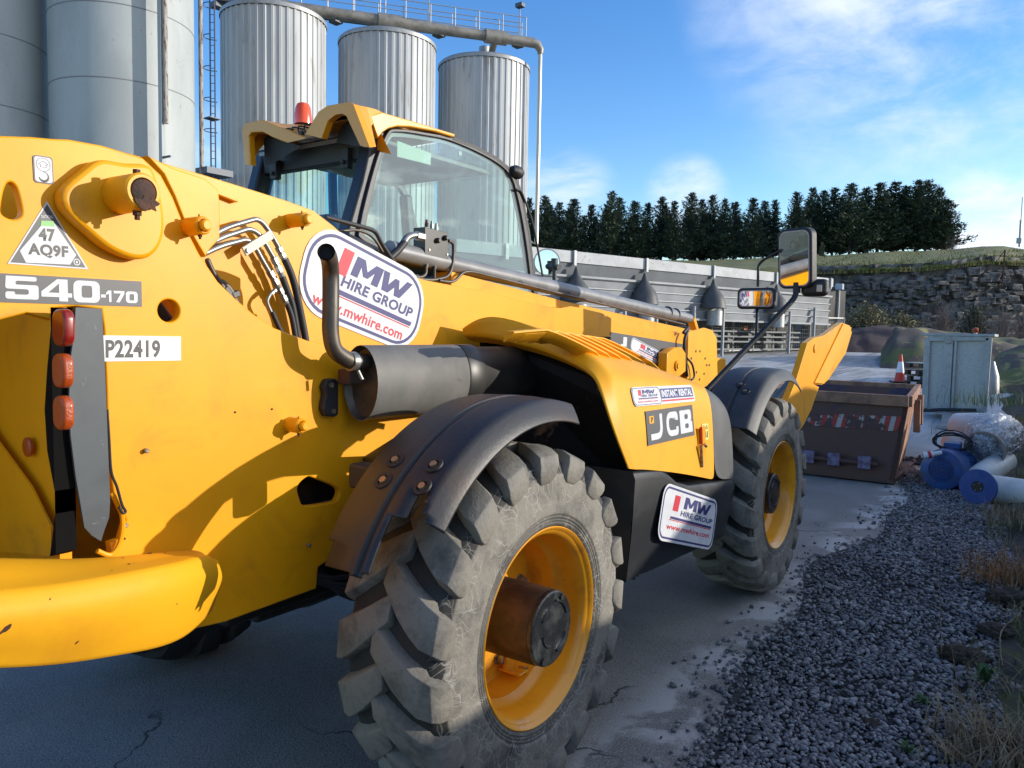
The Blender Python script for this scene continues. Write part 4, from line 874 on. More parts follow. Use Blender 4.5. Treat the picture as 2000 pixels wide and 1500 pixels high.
# skirt sticker
# bonnet decals: placed on a plane fitted just proud of the side panel
ty = -1.108
def bonnet_frame(bl, br, tl): return frame_from(bl, br, tl, ty)
from mathutils.bvhtree import BVHTree
def bvh(o):
    dg = bpy.context.evaluated_depsgraph_get(); dg.update(); return BVHTree.FromObject(o, dg)
def surf_frame(o, bl, br, tl, lift=.0015):
    t = bvh(o); inv = o.matrix_world.inverted() if False else Matrix.Identity(4)
    if o.parent is not None: pass
    def hit(px, py):
        d = ray(px, py).normalized(); h = t.ray_cast(CP, d); return h[0]
    A_, B_, C_ = hit(*bl), hit(*br), hit(*tl)
    if not (A_ and B_ and C_): return None
    ux = (B_-A_); wd = ux.length; ux.normalize(); v = C_-A_; uy = (v-ux*v.dot(ux)); ht = uy.length; uy.normalize(); n_ = ux.cross(uy)
    mx_b = 0
    for i in range(5):
        for j in range(5):
            p = A_+ux*wd*i/4+uy*ht*j/4; h = t.ray_cast(p+n_*.2, -n_)
            if h[0]: mx_b = max(mx_b, (h[0]-A_).dot(n_))
    Mx = Matrix((ux, uy, n_)).transposed().to_4x4(); Mx.translation = A_+n_*(mx_b+lift); return Mx, wd, ht
bpy.context.view_layer.update()
bpy.context.view_layer.update(); M_, w_, h_ = surf_frame(skirt_o, (1290,1050), (1383,1068), (1292,950)) or frame_from((1282,1052), (1385,1072), (1290,945), -1.185)
M_ = M_ @ Matrix.Translation((-.01, -.005, .003)); mw_sticker(M_, w_*1.05, h_*1.08, T, .25, lay=dict(block=(.18,.56,.27,.84), mw=(.36,.64,.86,.86), hire=(.32,.50,.93,.60), bar=(.16,.41,.92,.455), bar2=(.15,.385,.91,.40), www=(.12,.22,.90,.32)))
f_ = surf_frame(pod, (1264,871), (1355,850), (1262,803)) or bonnet_frame((1264,871), (1355,850), (1262,803))
M_, w_, h_ = f_
pn = flat('badge_panel', [[(0,0),(w_,0),(w_,h_),(0,h_)]], M_, .001, greyp, T)
def arc_letters(M_, w_, h_, pn):
    def stroke(pts, t_, closed=False):
        L1 = []; L2 = []
        P_ = [V((a, b_, 0)) for a, b_ in pts]
        for i, p in enumerate(P_):
            d = (P_[min(i+1, len(P_)-1)]-P_[max(i-1, 0)]).normalized(); n_ = V((-d.y, d.x, 0)); L1.append((p+n_*t_/2)[:2]); L2.append((p-n_*t_/2)[:2])
        return L1+L2[::-1]
    k = min(w_, h_)
    t_ = h_*.18
    J = round_path([(.20*w_,.22*h_,0),(.20*w_,.20*h_,0),(.32*w_,.18*h_,0),(.36*w_,.30*h_,0),(.36*w_,.84*h_,0)], .09*w_, 6)
    J = round_path([(.07*w_,.22*h_,0),(.285*w_,.22*h_,0),(.285*w_,.87*h_,0)], .09*w_, 6)
    Cc = round_path([(.615*w_,.60*h_,0),(.615*w_,.78*h_,0),(.415*w_,.78*h_,0),(.415*w_,.22*h_,0),(.615*w_,.22*h_,0),(.615*w_,.40*h_,0)], .09*w_, 6)
    flat('lettering', [stroke([(p.x, p.y) for p in J], t_)], M_, .0018, white, pn)
    flat('lettering', [stroke([(p.x, p.y) for p in Cc], t_)], M_, .0018, white, pn)
    ob = [(.685*w_,.135*h_)]+[(p.x, p.y) for p in round_path([(.94*w_,.135*h_,0),(.96*w_,.135*h_,0),(.96*w_,.48*h_,0),(.92*w_,.51*h_,0),(.945*w_,.55*h_,0),(.945*w_,.865*h_,0),(.70*w_,.865*h_,0)], .05*w_, 5)]+[(.685*w_,.865*h_)]
    h1_ = rrect(.79*w_, .28*h_, .875*w_, .43*h_, .02*w_); h2_ = rrect(.79*w_, .57*h_, .87*w_, .73*h_, .02*w_)
    flat('lettering', [ob, h1_, h2_], M_, .0018, white, pn)
arc_letters(M_, w_, h_, pn)
flat('logo_block', [rrect(.055*w_, .62*h_, .145*w_, .84*h_, .004)], M_, .0019, mat('amber_print', (.75,.36,.02), .4), pn)
flat('logo_mark', [[(.085*w_,.66*h_),(.105*w_,.66*h_),(.105*w_,.72*h_),(.125*w_,.72*h_),(.125*w_,.80*h_),(.08*w_,.80*h_),(.08*w_,.785*h_),(.10*w_,.77*h_),(.085*w_,.70*h_)]], M_, .0022, blackp, pn)
f_ = surf_frame(pod, (1237,795), (1357,784), (1236,757)) or bonnet_frame((1237,795), (1357,784), (1236,757))
M_, w_, h_ = f_
st = flat('instant_rental_sticker', [rrect(0, 0, w_, h_, h_*.3, 7)], M_, .001, white, T)
Mi = M_ @ Matrix.Translation((0, 0, .0008)); mw_sticker(Mi, w_*.42, h_, T, .34, .03, .12)
flat('print_band', [[(.425*w_,.30*h_),(.975*w_,.30*h_),(.975*w_,.86*h_),(.425*w_,.86*h_)]], M_, .0018, navy, st)
flat('print_band', [[(.425*w_,.13*h_),(.975*w_,.13*h_),(.975*w_,.23*h_),(.425*w_,.23*h_)]], M_, .0018, redp, st)
flat('lettering', text_mesh('INSTANT RENTAL', (.44*w_,.38*h_,.96*w_,.78*h_), .04), M_, .0024, white, st)
f_ = surf_frame(pod, (1371,860), (1383,858), (1371,828)) 
if f_:
    M_, w_, h_ = f_; st = flat('warning_sticker', [[(0,0),(w_,0),(w_,h_),(0,h_)]], M_, .001, mat('yellow_label', (.85,.66,.22), .4), T)
    for cx__ in (.27, .73): flat('warning_triangle', [[(( cx__-.2)*w_,.68*h_),((cx__+.2)*w_,.68*h_),(cx__*w_,.93*h_)], [((cx__-.11)*w_,.72*h_),((cx__+.11)*w_,.72*h_),(cx__*w_,.86*h_)]], M_, .0016, blackp, st)
    for j in range(3): flat('print_mark', [[((.1+.28*j)*w_,.15*h_),((.28+.28*j)*w_,.12*h_),((.3+.28*j)*w_,.5*h_),((.2+.28*j)*w_,.55*h_)]], M_, .0016, blackp, st)
# flank: model number plate, triangle, hook sign, fleet number
fy = FY-.0005
M_, w_, h_ = frame_from((-6,590), (277,599), (-6,533), fy); h_ = .0905*1.0 if False else h_
pn = flat('model_badge', [[(0,0),(w_,0),(w_,h_),(0,h_)]], M_, .001, greyp, T)
def wide_digit(ch, bx):
    x0, y0, x1, y1 = bx; W2, H2 = x1-x0, y1-y0; tx, ty_ = W2*.30, H2*.21
    def S_(pts): return [(x0+a*W2, y0+b_*H2) for a, b_ in pts]
    def RP(pts, r_): return [(p.x, p.y) for p in round_path([(x0+a*W2, y0+b_*H2, 0) for a, b_ in pts], r_, 5)]
    r_ = H2*.2
    if ch == '5': return [RP([(.03,1),(.95,1),(.95,.80),(.32,.80),(.30,.63),(1.0,.63),(1.0,0),(.0,0),(.0,.32),(.28,.32),(.28,.2),(.70,.2),(.70,.44),(0,.44),(.03,1)], H2*.12)]
    if ch == '4': return [S_([(.52,1),(.86,1),(.86,.38),(1,.38),(1,.19),(.86,.19),(.86,0),(.57,0),(.57,.19),(0,.19),(0,.42)]), S_([(.57,.80),(.57,.38),(.22,.38)])]
    if ch == '0': return [rrect(x0, y0, x1, y1, H2*.26, 6), rrect(x0+W2*.30, y0+H2*.22, x1-W2*.30, y1-H2*.22, H2*.1, 4)]
    if ch == '1': return [S_([(.35,1),(.75,1),(.75,0),(.42,0),(.42,.72),(.05,.60),(.05,.80)])]
    if ch == '7': return [S_([(0,1),(1,1),(1,.78),(.55,0),(.20,0),(.66,.78),(0,.78)])]
    if ch == '-': return [S_([(0,0),(1,0),(1,1),(0,1)])]
cols = [('5',.035,.155,.98,.18),('4',.235,.355,.93,.15),('0',.0,.0,0,0)]
def bw(px0, px1): return (px0+6)/283*w_, (px1+6)/283*w_
for ch, a, b_, y0, y1 in (('5',8,67,.13,.93),('4',72,130,.10,.90),('0',133,186,.09,.90),('-',188,198,.30,.42),('1',198,214,.14,.58),('7',215,238,.14,.58),('0',241,267,.13,.58)):
    x0, x1 = bw(a, b_); flat('digit', wide_digit(ch, (x0, y0*h_, x1, y1*h_)), M_, .0018, white, pn)
A_ = [PY(*q_, fy) for q_ in ((14,515),(172,526),(91,393))]
loop = [(p.x, p.z) for p in A_]; cxx = sum(p[0] for p in loop)/3; czz = sum(p[1] for p in loop)/3
def tri(k, r=.008): return [(p.x, p.y) for p in round_path([(cxx+(a-cxx)*k, czz+(b_-czz)*k, 0) for a, b_ in loop+loop[:1]], .001, 2)]
M0 = frame_side(fy)
st = flat('triangle_label', [tri(1)], M0, .001, white, T)
flat('label_field', [tri(.93)], M0, .0015, greyp, st)
flat('label_panel', [xz([(84,436),(105,436),(148,498),(136,517),(50,513),(38,490)], fy)], M0, .0020, white, st)
def tbox(s, pxs, y, lift, m_, parent, bold=.02, shear=0, name='lettering'):
    Mq, a, b_ = frame_from(pxs[0], pxs[1], pxs[2], y); return flat(name, text_mesh(s, (0, 0, a, b_), bold, shear), Mq, lift, m_, parent)
flat('green_band', [xz([(80,431),(104,432),(106,443),(78,441)], fy)], M0, .0024, greenp, st)
tbox('47', [(75,471),(108,473),(75,445)], fy, .0026, blackp, st, .045)
tbox('AQ9F', [(54,501),(133,507),(54,474)], fy, .0026, blackp, st, .045)
tbox('DATATAG', [(80,426),(103,427),(80,420)], fy, .0026, white, st)
q = PY(149, 512, fy); flat('round_seal', [circ2(q.x, q.z, .0085), circ2(q.x, q.z, .006)], M0, .0026, white, st); flat('round_seal', [circ2(q.x, q.z, .003)], M0, .0026, white, st)
# hook sign
hk = xz([(66,302),(104,310),(104,361),(66,356)], fy)
Mh, w_, h_ = frame_from((66,356), (105,361), (66,302), fy)
st = flat('lifting_label', [rrect(0,0,w_,h_,.008)], Mh, .001, greyp, T)
flat('label_field', [rrect(.003,.003,w_-.003,h_-.003,.007)], Mh, .0015, white, st)
flat('ring_print', [circ2(w_*.5,h_*.68,.0165), circ2(w_*.5,h_*.68,.0155)], Mh, .002, greyp, st)
flat('arrow_print', [[(.35*w_,.58*h_),(.65*w_,.58*h_),(.65*w_,.68*h_),(.78*w_,.68*h_),(.5*w_,.82*h_),(.22*w_,.68*h_),(.35*w_,.68*h_)],[(.37*w_,.59*h_),(.63*w_,.59*h_),(.63*w_,.69*h_),(.73*w_,.69*h_),(.5*w_,.805*h_),(.27*w_,.69*h_),(.37*w_,.69*h_)]], Mh, .002, greyp, st)
hkp = [V((w_*.5+.011*math.cos(R(a)), h_*.25+.011*math.sin(R(a)), 0)) for a in range(-170, 95, 20)]+[V((w_*.5, h_*.44, 0))]
hk2 = MB().tube(hkp, [.001+.0022*math.sin(math.pi*min(1, (i+1)/12)) for i in range(len(hkp))], 6).mesh('hook')
for v_ in hk2.vertices: v_.co.z *= .2
flat('hook_print', hk2, Mh, .002, blackp, st)
# fleet number strip
Mf, w_, h_ = frame_from((199,706), (353,704), (199,655), fy)
st = flat('fleet_number_label', [[(0,0),(w_,0),(w_,h_),(0,h_)]], Mf, .001, mat('label_cream', (.78,.76,.70), .45), T)
flat('lettering', text_mesh('P22419', (.04*w_,.12*h_,.72*w_,.84*h_), .035), Mf, .0016, mat('soft_black_print', (.06,.06,.065), .5), st)
# ================================================================ GROUND
def grid_mesh(ds, ls, fz, name='grid'):
    vs = []; fs = []; n = len(ls)
    for d in ds:
        for l in ls:
            lat = l*(1 if abs(l) < 1e9 else 1); p = CP + FH*d + RH*(lat*(d if d > 2 else 2)); vs.append((p.x, p.y, fz(p, d)))
    for i in range(len(ds)-1):
        for j in range(n-1): fs.append((i*n+j, i*n+j+1, (i+1)*n+j+1, (i+1)*n+j))
    me = bpy.data.meshes.new(name); me.from_pydata(vs, [], fs); me.shade_smooth(); return me
def asphalt(name, wet=False):
    M = bpy.data.materials.new(name); M.use_nodes = True; t = M.node_tree; b = t.nodes['Principled BSDF']; tcn = t.nodes.new('ShaderNodeTexCoord')
    def nz(sc, det=8, st=(1,1,1), dist=.4, rot=0):
        mp = t.nodes.new('ShaderNodeMapping'); mp.inputs['Scale'].default_value = st; mp.inputs['Rotation'].default_value = (0,0,rot); t.links.new(tcn.outputs['Object'], mp.inputs[0])
        n = t.nodes.new('ShaderNodeTexNoise'); n.inputs['Scale'].default_value = sc; n.inputs['Detail'].default_value = det; n.inputs['Distortion'].default_value = dist; n.inputs['Roughness'].default_value = .62
        t.links.new(mp.outputs[0], n.inputs['Vector']); return n.outputs['Fac']
    def mr(f, a, b_, c=0, d=1):
        r = t.nodes.new('ShaderNodeMapRange'); r.interpolation_type = 'SMOOTHSTEP'; r.inputs[1].default_value = a; r.inputs[2].default_value = b_; r.inputs[3].default_value = c; r.inputs[4].default_value = d; t.links.new(f, r.inputs[0]); return r.outputs[0]
    def mix(f, a, c):
        x = t.nodes.new('ShaderNodeMixRGB'); t.links.new(f, x.inputs[0])
        for i, v in ((1, a), (2, c)):
            if isinstance(v, tuple): x.inputs[i].default_value = (*v, 1)
            else: t.links.new(v, x.inputs[i])
        return x.outputs[0]
    c = mix(mr(nz(1.3), .4, .62), (.18, .162, .142), (.25, .228, .20))
    c = mix(mr(nz(160, 3), .50, .62), c, (.38, .36, .335))
    c = mix(mr(nz(90, 3), .56, .66, 0, .7), c, (.06, .057, .053))
    # dried cement stains beside the wheels: broken patches in the middle of the lane
    sep = t.nodes.new('ShaderNodeSeparateXYZ'); t.links.new(tcn.outputs['Object'], sep.inputs[0])
    mask = mth('MULTIPLY', mr(sep.outputs['Y'], -1.75, -1.35), mr(sep.outputs['Y'], -1.0, -1.28), nt=t)
    st = mth('MULTIPLY', mr(nz(2.3, 9), .45, .55), mask, nt=t)
    c = mix(mth('MULTIPLY', st, .85, nt=t), c, (.50, .48, .45))
    # pale tracks in the far yard
    far = mr(sep.outputs['X'], 7.5, 13); f2 = mr(nz(.55, 9, (.35, 1.6, 1), 1.6, -.35), .36, .60)
    c = mix(mth('MULTIPLY', far, mth('ADD', mth('MULTIPLY', f2, .65, nt=t), .3, nt=t), nt=t), c, (.52, .52, .51))
    f3 = mr(nz(.9, 6, (.12, 2.2, 1), 1.2, .5), .56, .66)
    c = mix(mth('MULTIPLY', mth('MULTIPLY', far, f3, nt=t), .6, nt=t), c, (.10, .10, .105))
    # cracks
    v = t.nodes.new('ShaderNodeTexVoronoi'); v.feature = 'DISTANCE_TO_EDGE'; v.inputs['Scale'].default_value = .8
    ad = t.nodes.new('ShaderNodeVectorMath'); ad.operation = 'MULTIPLY_ADD'; dn = t.nodes.new('ShaderNodeTexNoise'); dn.inputs['Scale'].default_value = 3; dn.inputs['Detail'].default_value = 8
    t.links.new(tcn.outputs['Object'], dn.inputs['Vector']); t.links.new(dn.outputs['Color'], ad.inputs[0]); ad.inputs[1].default_value = (.8,.8,0); t.links.new(tcn.outputs['Object'], ad.inputs[2]); t.links.new(ad.outputs[0], v.inputs['Vector'])
    cr2 = mth('MULTIPLY', mr(v.outputs['Distance'], 0, .012, 1, 0), mr(nz(.7, 3), .48, .58), nt=t)
    c = mix(cr2, c, (.02, .02, .02))
    t.links.new(c, b.inputs['Base Color']); b.inputs['Roughness'].default_value = .82
    bn = t.nodes.new('ShaderNodeBump'); bn.inputs['Strength'].default_value = .7; bn.inputs['Distance'].default_value = .008; t.links.new(nz(120, 5), bn.inputs['Height']); t.links.new(bn.outputs[0], b.inputs['Normal'])
    return M
ls = [-60, -30, -12, -6, -3, -2, -1.3, -1, -.8, -.6, -.4, -.2, 0, .2, .4, .6, .8, 1, 1.3, 2, 3, 6, 12, 30, 60]
ds = [-60, -20, -5, 0, 2, 4, 6, 8, 9, 10, 14, 20, 26, 32, 38, 42, 60, 100, 200, 500, 1200]
g = link('ground', grid_mesh(ds, [l for l in ls], lambda p, d: gz(d)-.0), asphalt('yard_asphalt')); g['kind'] = 'structure'
# ---- earth bank along the right, its unseen crest shaped to shade wheels and gravel
def interp(x, T_):
    for (a, b_), (c, d_) in zip(T_, T_[1:]):
        if a <= x <= c: return b_+(d_-b_)*(x-a)/(c-a)
    return T_[0][1] if x < T_[0][0] else T_[-1][1]
def edge_y(x): return -1.33 - .10*math.sin(x*1.3+.4) - .07*math.sin(x*3.1) + (.0 if x < 5 else .03*(x-5))   # gravel edge, tarmac side
def bank_y(x): return -2.42+ .10*math.sin(x*1.1) + .05*math.sin(x*2.7+1) + (max(0, x-2)*.07 if x < 12 else .7)
def bank_h(x, y):
    s = bank_y(x)-y
    if s <= 0: return 0
    H = interp(x, [(-5,1.6),(2,1.62),(3.2,1.68),(4.4,1.95),(6.2,2.35),(8.2,2.35),(10.0,1.25),(40,1.2)])
    if x > 18: H *= max(.45, 1-(x-18)/30)
    t = min(1, s/3.4); h = H*(t*t*(3-2*t)); 
    return h + (.10*noise.noise(V((x*1.2, y*1.2, 0))) + .05*noise.noise(V((x*4, y*4, 3))))*min(1, s*2)
soilm = mat('dark_soil', (.030, .026, .024), .95, col2=(.060, .052, .045), nscale=3, bump=1, bscale=25, col3=(.055, .065, .022), n3=(2.2, .50, .60))
vs = []; fs = []; xs = [-4+.12*i for i in range(70)]+[4.4+.35*i for i in range(80)]; ys = [i*.12 for i in range(10)]+[1.2+.4*i for i in range(26)]
for x in xs:
    for k in ys:
        y = bank_y(x)+.08-k; d = depth((x, y, 0)); vs.append((x, y, gz(d)+bank_h(x, y)-.02 + (.03 if k > .05 else 0)))
n = len(ys)
for i in range(len(xs)-1):
    for j in range(n-1): fs.append((i*n+j, i*n+j+1, (i+1)*n+j+1, (i+1)*n+j))
me = bpy.data.meshes.new('bank'); me.from_pydata(vs, [], fs); me.shade_smooth(); bk_ = link('earth_bank', me, soilm); bk_['kind'] = 'structure'
# ---- gravel: base strip and loose chippings
gb = mat('gravel_bed', (.035, .036, .038), .9, bump=1, bscale=60)
vs = []; fs = []
xs = [-3.5+.15*i for i in range(115)]
for x in xs: vs += [(x, edge_y(x)-.05, .004), (x, bank_y(x)-.15, .004)]
for i in range(len(xs)-1): fs.append((2*i, 2*i+1, 2*i+3, 2*i+2))
me = bpy.data.meshes.new('gb'); me.from_pydata(vs, [], fs); o = link('gravel_bed', me, gb); o['kind'] = 'structure'
import numpy as np
rng = np.random.default_rng(3)
def ico():
    import bmesh
    bm = bmesh.new(); bmesh.ops.create_icosphere(bm, subdivisions=1, radius=1); v = np.array([q.co[:] for q in bm.verts]); f = np.array([[q.index for q in a.verts] for a in bm.faces]); bm.free(); return v, f
IV, IF = ico()
def stones(name, P_, S_, m_, flatk=.6, kind='stuff'):
    n = len(P_); V_ = IV[None]*(1+rng.uniform(-.28, .28, (n, 12, 1))) ; V_ = V_*np.stack([S_*rng.uniform(.8, 1.35, n), S_*rng.uniform(.6, 1.0, n), S_*rng.uniform(flatk*.7, flatk*1.2, n)], 1)[:, None]
    a = rng.uniform(0, 2*np.pi, n); b_ = rng.normal(0, .35, n); ca, sa, cb, sb = np.cos(a), np.sin(a), np.cos(b_), np.sin(b_)
    x = V_[..., 0]*cb[:, None]+V_[..., 2]*sb[:, None]; z = -V_[..., 0]*sb[:, None]+V_[..., 2]*cb[:, None]; y = V_[..., 1]
    W_ = np.stack([x*ca[:, None]-y*sa[:, None], x*sa[:, None]+y*ca[:, None], z], 2)+P_[:, None]
    F_ = IF[None]+12*np.arange(n)[:, None, None]
    me = bpy.data.meshes.new(name); me.vertices.add(n*12); me.vertices.foreach_set('co', W_.reshape(-1)); nf = n*20
    me.loops.add(nf*3); me.loops.foreach_set('vertex_index', F_.reshape(-1)); me.polygons.add(nf); me.polygons.foreach_set('loop_start', np.arange(nf)*3); me.polygons.foreach_set('loop_total', np.full(nf, 3))
    tint = np.repeat(rng.uniform(0, 1, n), 12); at = me.attributes.new('tint', 'FLOAT', 'POINT'); at.data.foreach_set('value', tint)
    me.update(); me.validate(); o = link(name, me, m_); o['kind'] = kind; return o
def stone_mat(name, c0, c1, c2):
    M = bpy.data.materials.new(name); M.use_nodes = True; t = M.node_tree; b = t.nodes['Principled BSDF']; a = t.nodes.new('ShaderNodeAttribute'); a.attribute_name = 'tint'
    r = t.nodes.new('ShaderNodeValToRGB'); e = r.color_ramp.elements; e[0].color = (*c0, 1); e[1].color = (*c2, 1); e[1].position = 1; q = e.new(.55); q.color = (*c1, 1); t.links.new(a.outputs['Fac'], r.inputs[0])
    n = t.nodes.new('ShaderNodeTexNoise'); n.inputs['Scale'].default_value = 90; x = t.nodes.new('ShaderNodeMixRGB'); x.blend_type = 'MULTIPLY'; x.inputs[0].default_value = .6; t.links.new(r.outputs[0], x.inputs[1]); t.links.new(n.outputs['Fac'], x.inputs[2]); 
    gm = t.nodes.new('ShaderNodeBrightContrast'); gm.inputs[1].default_value = .0; t.links.new(x.outputs[0], gm.inputs[0]); t.links.new(gm.outputs[0], b.inputs['Base Color']); b.inputs['Roughness'].default_value = .6; return M
grm = stone_mat('blue_grey_chippings', (.085, .085, .092), (.20, .20, .212), (.42, .41, .40))
pts = []; sz = []
N_ = 40000
xx = rng.uniform(0, 1, N_); xx = -.6+14*xx**1.9
for x in xx:
    e = edge_y(x); b_ = bank_y(x)-.1; 
    wob = .10*noise.noise(V((x*4, 0, 0)))+.05*noise.noise(V((x*14, 5, 0)))
    y = rng.uniform(b_, e+wob)
    if y > e+wob-.12 and rng.uniform() < .55: continue
    if rng.uniform() < .012: y = e+abs(rng.normal(0, .10))
    hgt = .022*min(1, max(0, (e-y)/.25))
    hgt += .02*noise.noise(V((x*2, y*2, 7)))*min(1, max(0, (e-y)/.3)); s_ = rng.uniform(.006, .0145) if rng.uniform() < .88 else rng.uniform(.014, .021)*(1.12 if x > 2 else 1)
    pts.append((x, y, max(.004+s_*.3, hgt+rng.uniform(0, .008)))); sz.append(s_)
gr = stones('gravel', np.array(pts), np.array(sz), grm)
tag(gr, 'loose blue grey stone chippings lying between the tarmac and the earth bank', 'gravel')
# ---- plants and grass along the bank
def blades(name, specs, m_, parent=None, wdt=.004, bend=.6):
    vs = []; fs = []
    for (x, y, z, h, az, lean) in specs:
        d = V((math.cos(az), math.sin(az), 0)); s_ = V((-math.sin(az), math.cos(az), 0))*wdt; p = V((x, y, z)); n0 = len(vs)
        for k, t in enumerate((0, .35, .7, 1)):
            q = p+V((0,0,1))*h*(t-.35*lean*t*t)+d*h*lean*bend*t*t; w_ = s_*(1-t*.92); vs += [q-w_, q+w_]
        for k in range(3): fs.append((n0+2*k, n0+2*k+1, n0+2*k+3, n0+2*k+2))
    me = bpy.data.meshes.new(name); me.from_pydata([tuple(v) for v in vs], [], fs); return link(name, me, m_, parent)
deadg = mat('dead_grass', (.36, .28, .16), .9, col2=(.2, .15, .09), nscale=9, nrange=(.35,.6))
orgg = mat('rusty_dead_grass', (.40, .20, .08), .9, col2=(.24, .13, .06), nscale=9)
grng = mat('green_grass', (.09, .13, .03), .8, col2=(.17, .18, .06), nscale=6)
def tuft(px, py, z0, n, h, spread, m_, label, cat='grass tuft', group=None, lean=1.3, name='grass_tuft', wdt=.0045, ground=True):
    c = PZ(px, py, z0)
    root = [(c.x+random.gauss(0, spread), c.y+random.gauss(0, spread), z0-.01, h*random.uniform(.4, 1.1), random.uniform(0, 6.28), random.uniform(.2, lean)) for _ in range(n)]
    o = blades(name, root, m_, wdt=wdt); tag(o, label, cat, group); return o
tuft(1950, 1470, .03, 330, .22, .10, deadg, 'dry straw coloured grass tuft at the bottom right corner beside the gravel')
tuft(1880, 1490, .02, 120, .14, .07, deadg, 'small flattened dead grass tuft at the bottom edge of the gravel')
tuft(1965, 1130, .06, 260, .26, .12, orgg, 'rusty orange dead grass clump on the bank edge above the gravel')
tuft(1990, 1015, .12, 200, .22, .15, deadg, 'straggly dead grass beside the white pipe on the right')
tuft(1975, 860, .30, 260, .5, .35, orgg, 'brown grass clump on the bank above the plastic wrapped pipes')
tuft(1950, 790, .55, 260, .42, .4, grng, 'green grass patch on the bank beside the galvanised unit', )
tuft(1990, 700, 1.0, 200, .5, .5, deadg, 'dead grass on top of the dark soil bank at the right edge')
sp = []
for _ in range(9000):
    x = random.uniform(-.2, 14); y = bank_y(x)+.05-abs(random.gauss(0, .8)); clump = noise.noise(V((x*1.7, y*1.7, 5)))
    if clump < -.02: continue
    sp.append((x, y, gz(depth((x, y, 0)))+bank_h(x, y)-.02, random.uniform(.05, .22)*(1+clump), random.uniform(0, 6.28), random.uniform(.3, 1.4)))
o = blades('bank_grass', sp, mat('mixed_dry_grass', (.26,.20,.10), .9, col2=(.12,.14,.04), nscale=1.5, nrange=(.42,.6)), wdt=.0045); tag(o, 'dry brown and green grass growing over the earth bank on the right', 'grass', kind='stuff')
def weed(px, py, z0, n, r, h, label):
    c = PZ(px, py, z0); vs = []; fs = []
    for k in range(n):
        a = random.uniform(0, 6.28); L_ = r*random.uniform(.5, 1.1); up = random.uniform(.2, 1)*h; d = V((math.cos(a), math.sin(a), 0)); s_ = V((-d.y, d.x, 0))*L_*.17; n0 = len(vs); p = c+d*r*.05
        vs += [p, p+d*L_*.4+V((0,0,up*.7))-s_, p+d*L_*.4+V((0,0,up*.7))+s_, p+d*L_*.75+V((0,0,up))-s_*.8, p+d*L_*.75+V((0,0,up))+s_*.8, p+d*L_+V((0,0,up*.85))]
        fs += [(n0, n0+1, n0+2), (n0+1, n0+3, n0+4, n0+2), (n0+3, n0+5, n0+4)]
    me = bpy.data.meshes.new('weed'); me.from_pydata([tuple(v) for v in vs], [], fs); o = link('weed', me, mat('weed_green', (.05,.11,.03), .6)); tag(o, label, 'weed'); return o
weed(1798, 1375, .03, 26, .045, .05, 'small green weed growing in the open gravel, left of the dead tuft')
weed(1925, 1335, .04, 40, .06, .09, 'taller green weed at the gravel edge beside the brown soil clod')
weed(1775, 1470, .03, 20, .04, .05, 'tiny green weed at the bottom of the gravel')
for (px, py, px2, py2, lab) in ((1878, 1405, 1858, 1258, 'thin pale grass stalk standing in the gravel'), (1840, 1290, 1830, 1055, 'faint tall dry stalk rising from the middle of the gravel')):
    a = PZ(px, py, .01); d = depth(a); b_ = PD(px2, py2, d); o = MB().tube([a, a.lerp(b_, .5)+V((.01,0,0)), b_], [.0022, .0018, .001], 5).build('grass_stalk', deadg); tag(o, lab, 'stalk')
def clod(px, py, s_, label, m_=None, z0=.02):
    c = PZ(px, py, z0); b = MB(); vs = []
    import bmesh
    bm = bmesh.new(); bmesh.ops.create_icosphere(bm, subdivisions=4, radius=1)
    for v_ in bm.verts: v_.co *= 1+.5*noise.noise(v_.co*1.9+V((px, 0, 0)))+.38*noise.noise(v_.co*4.5)+.22*noise.noise(v_.co*11); v_.co.z *= .62
    bmesh.ops.scale(bm, verts=bm.verts, vec=(s_, s_*1.1, s_)); bmesh.ops.translate(bm, verts=bm.verts, vec=c+V((0,0,s_*.2))); me = bpy.data.meshes.new('clod'); bm.to_mesh(me); bm.free(); me.shade_smooth()
    o = link('soil_clod', me, m_ or mat('clod_soil', (.045,.034,.025), .95, col2=(.08,.06,.045), nscale=20, bump=1, bscale=70)); tag(o, label, 'soil clod'); return o
clod(1880, 1290, .085, 'large dark brown soil clod at the right gravel edge above the green weed')
clod(1703, 1418, .032, 'small brown soil clod in the gravel near the bottom')
clod(1940, 1240, .07, 'brown earth lump at the right edge beside dead stems')
clod(1970, 1180, .10, 'rounded dark soil lump under the rusty orange grass')
for i, l in enumerate(([(1990,1200),(1955,1235),(1958,1300)], [(2000,1350),(1960,1330),(1945,1320)], [(1945,1105),(1975,1150),(2000,1165)])):
    pts_ = [PZ(a, b_, .05+.03*(j == 1)) for j, (a, b_) in enumerate(l)]; o = MB().tube(smooth_path(pts_, 5), .003, 6).build('dead_stem', deadg)
    tag(o, ('curved dead bramble stem arching over soil at the right edge', 'dead stem lying low across the gravel edge by the green weed', 'dead stem under the orange grass on the right')[i], 'stem')
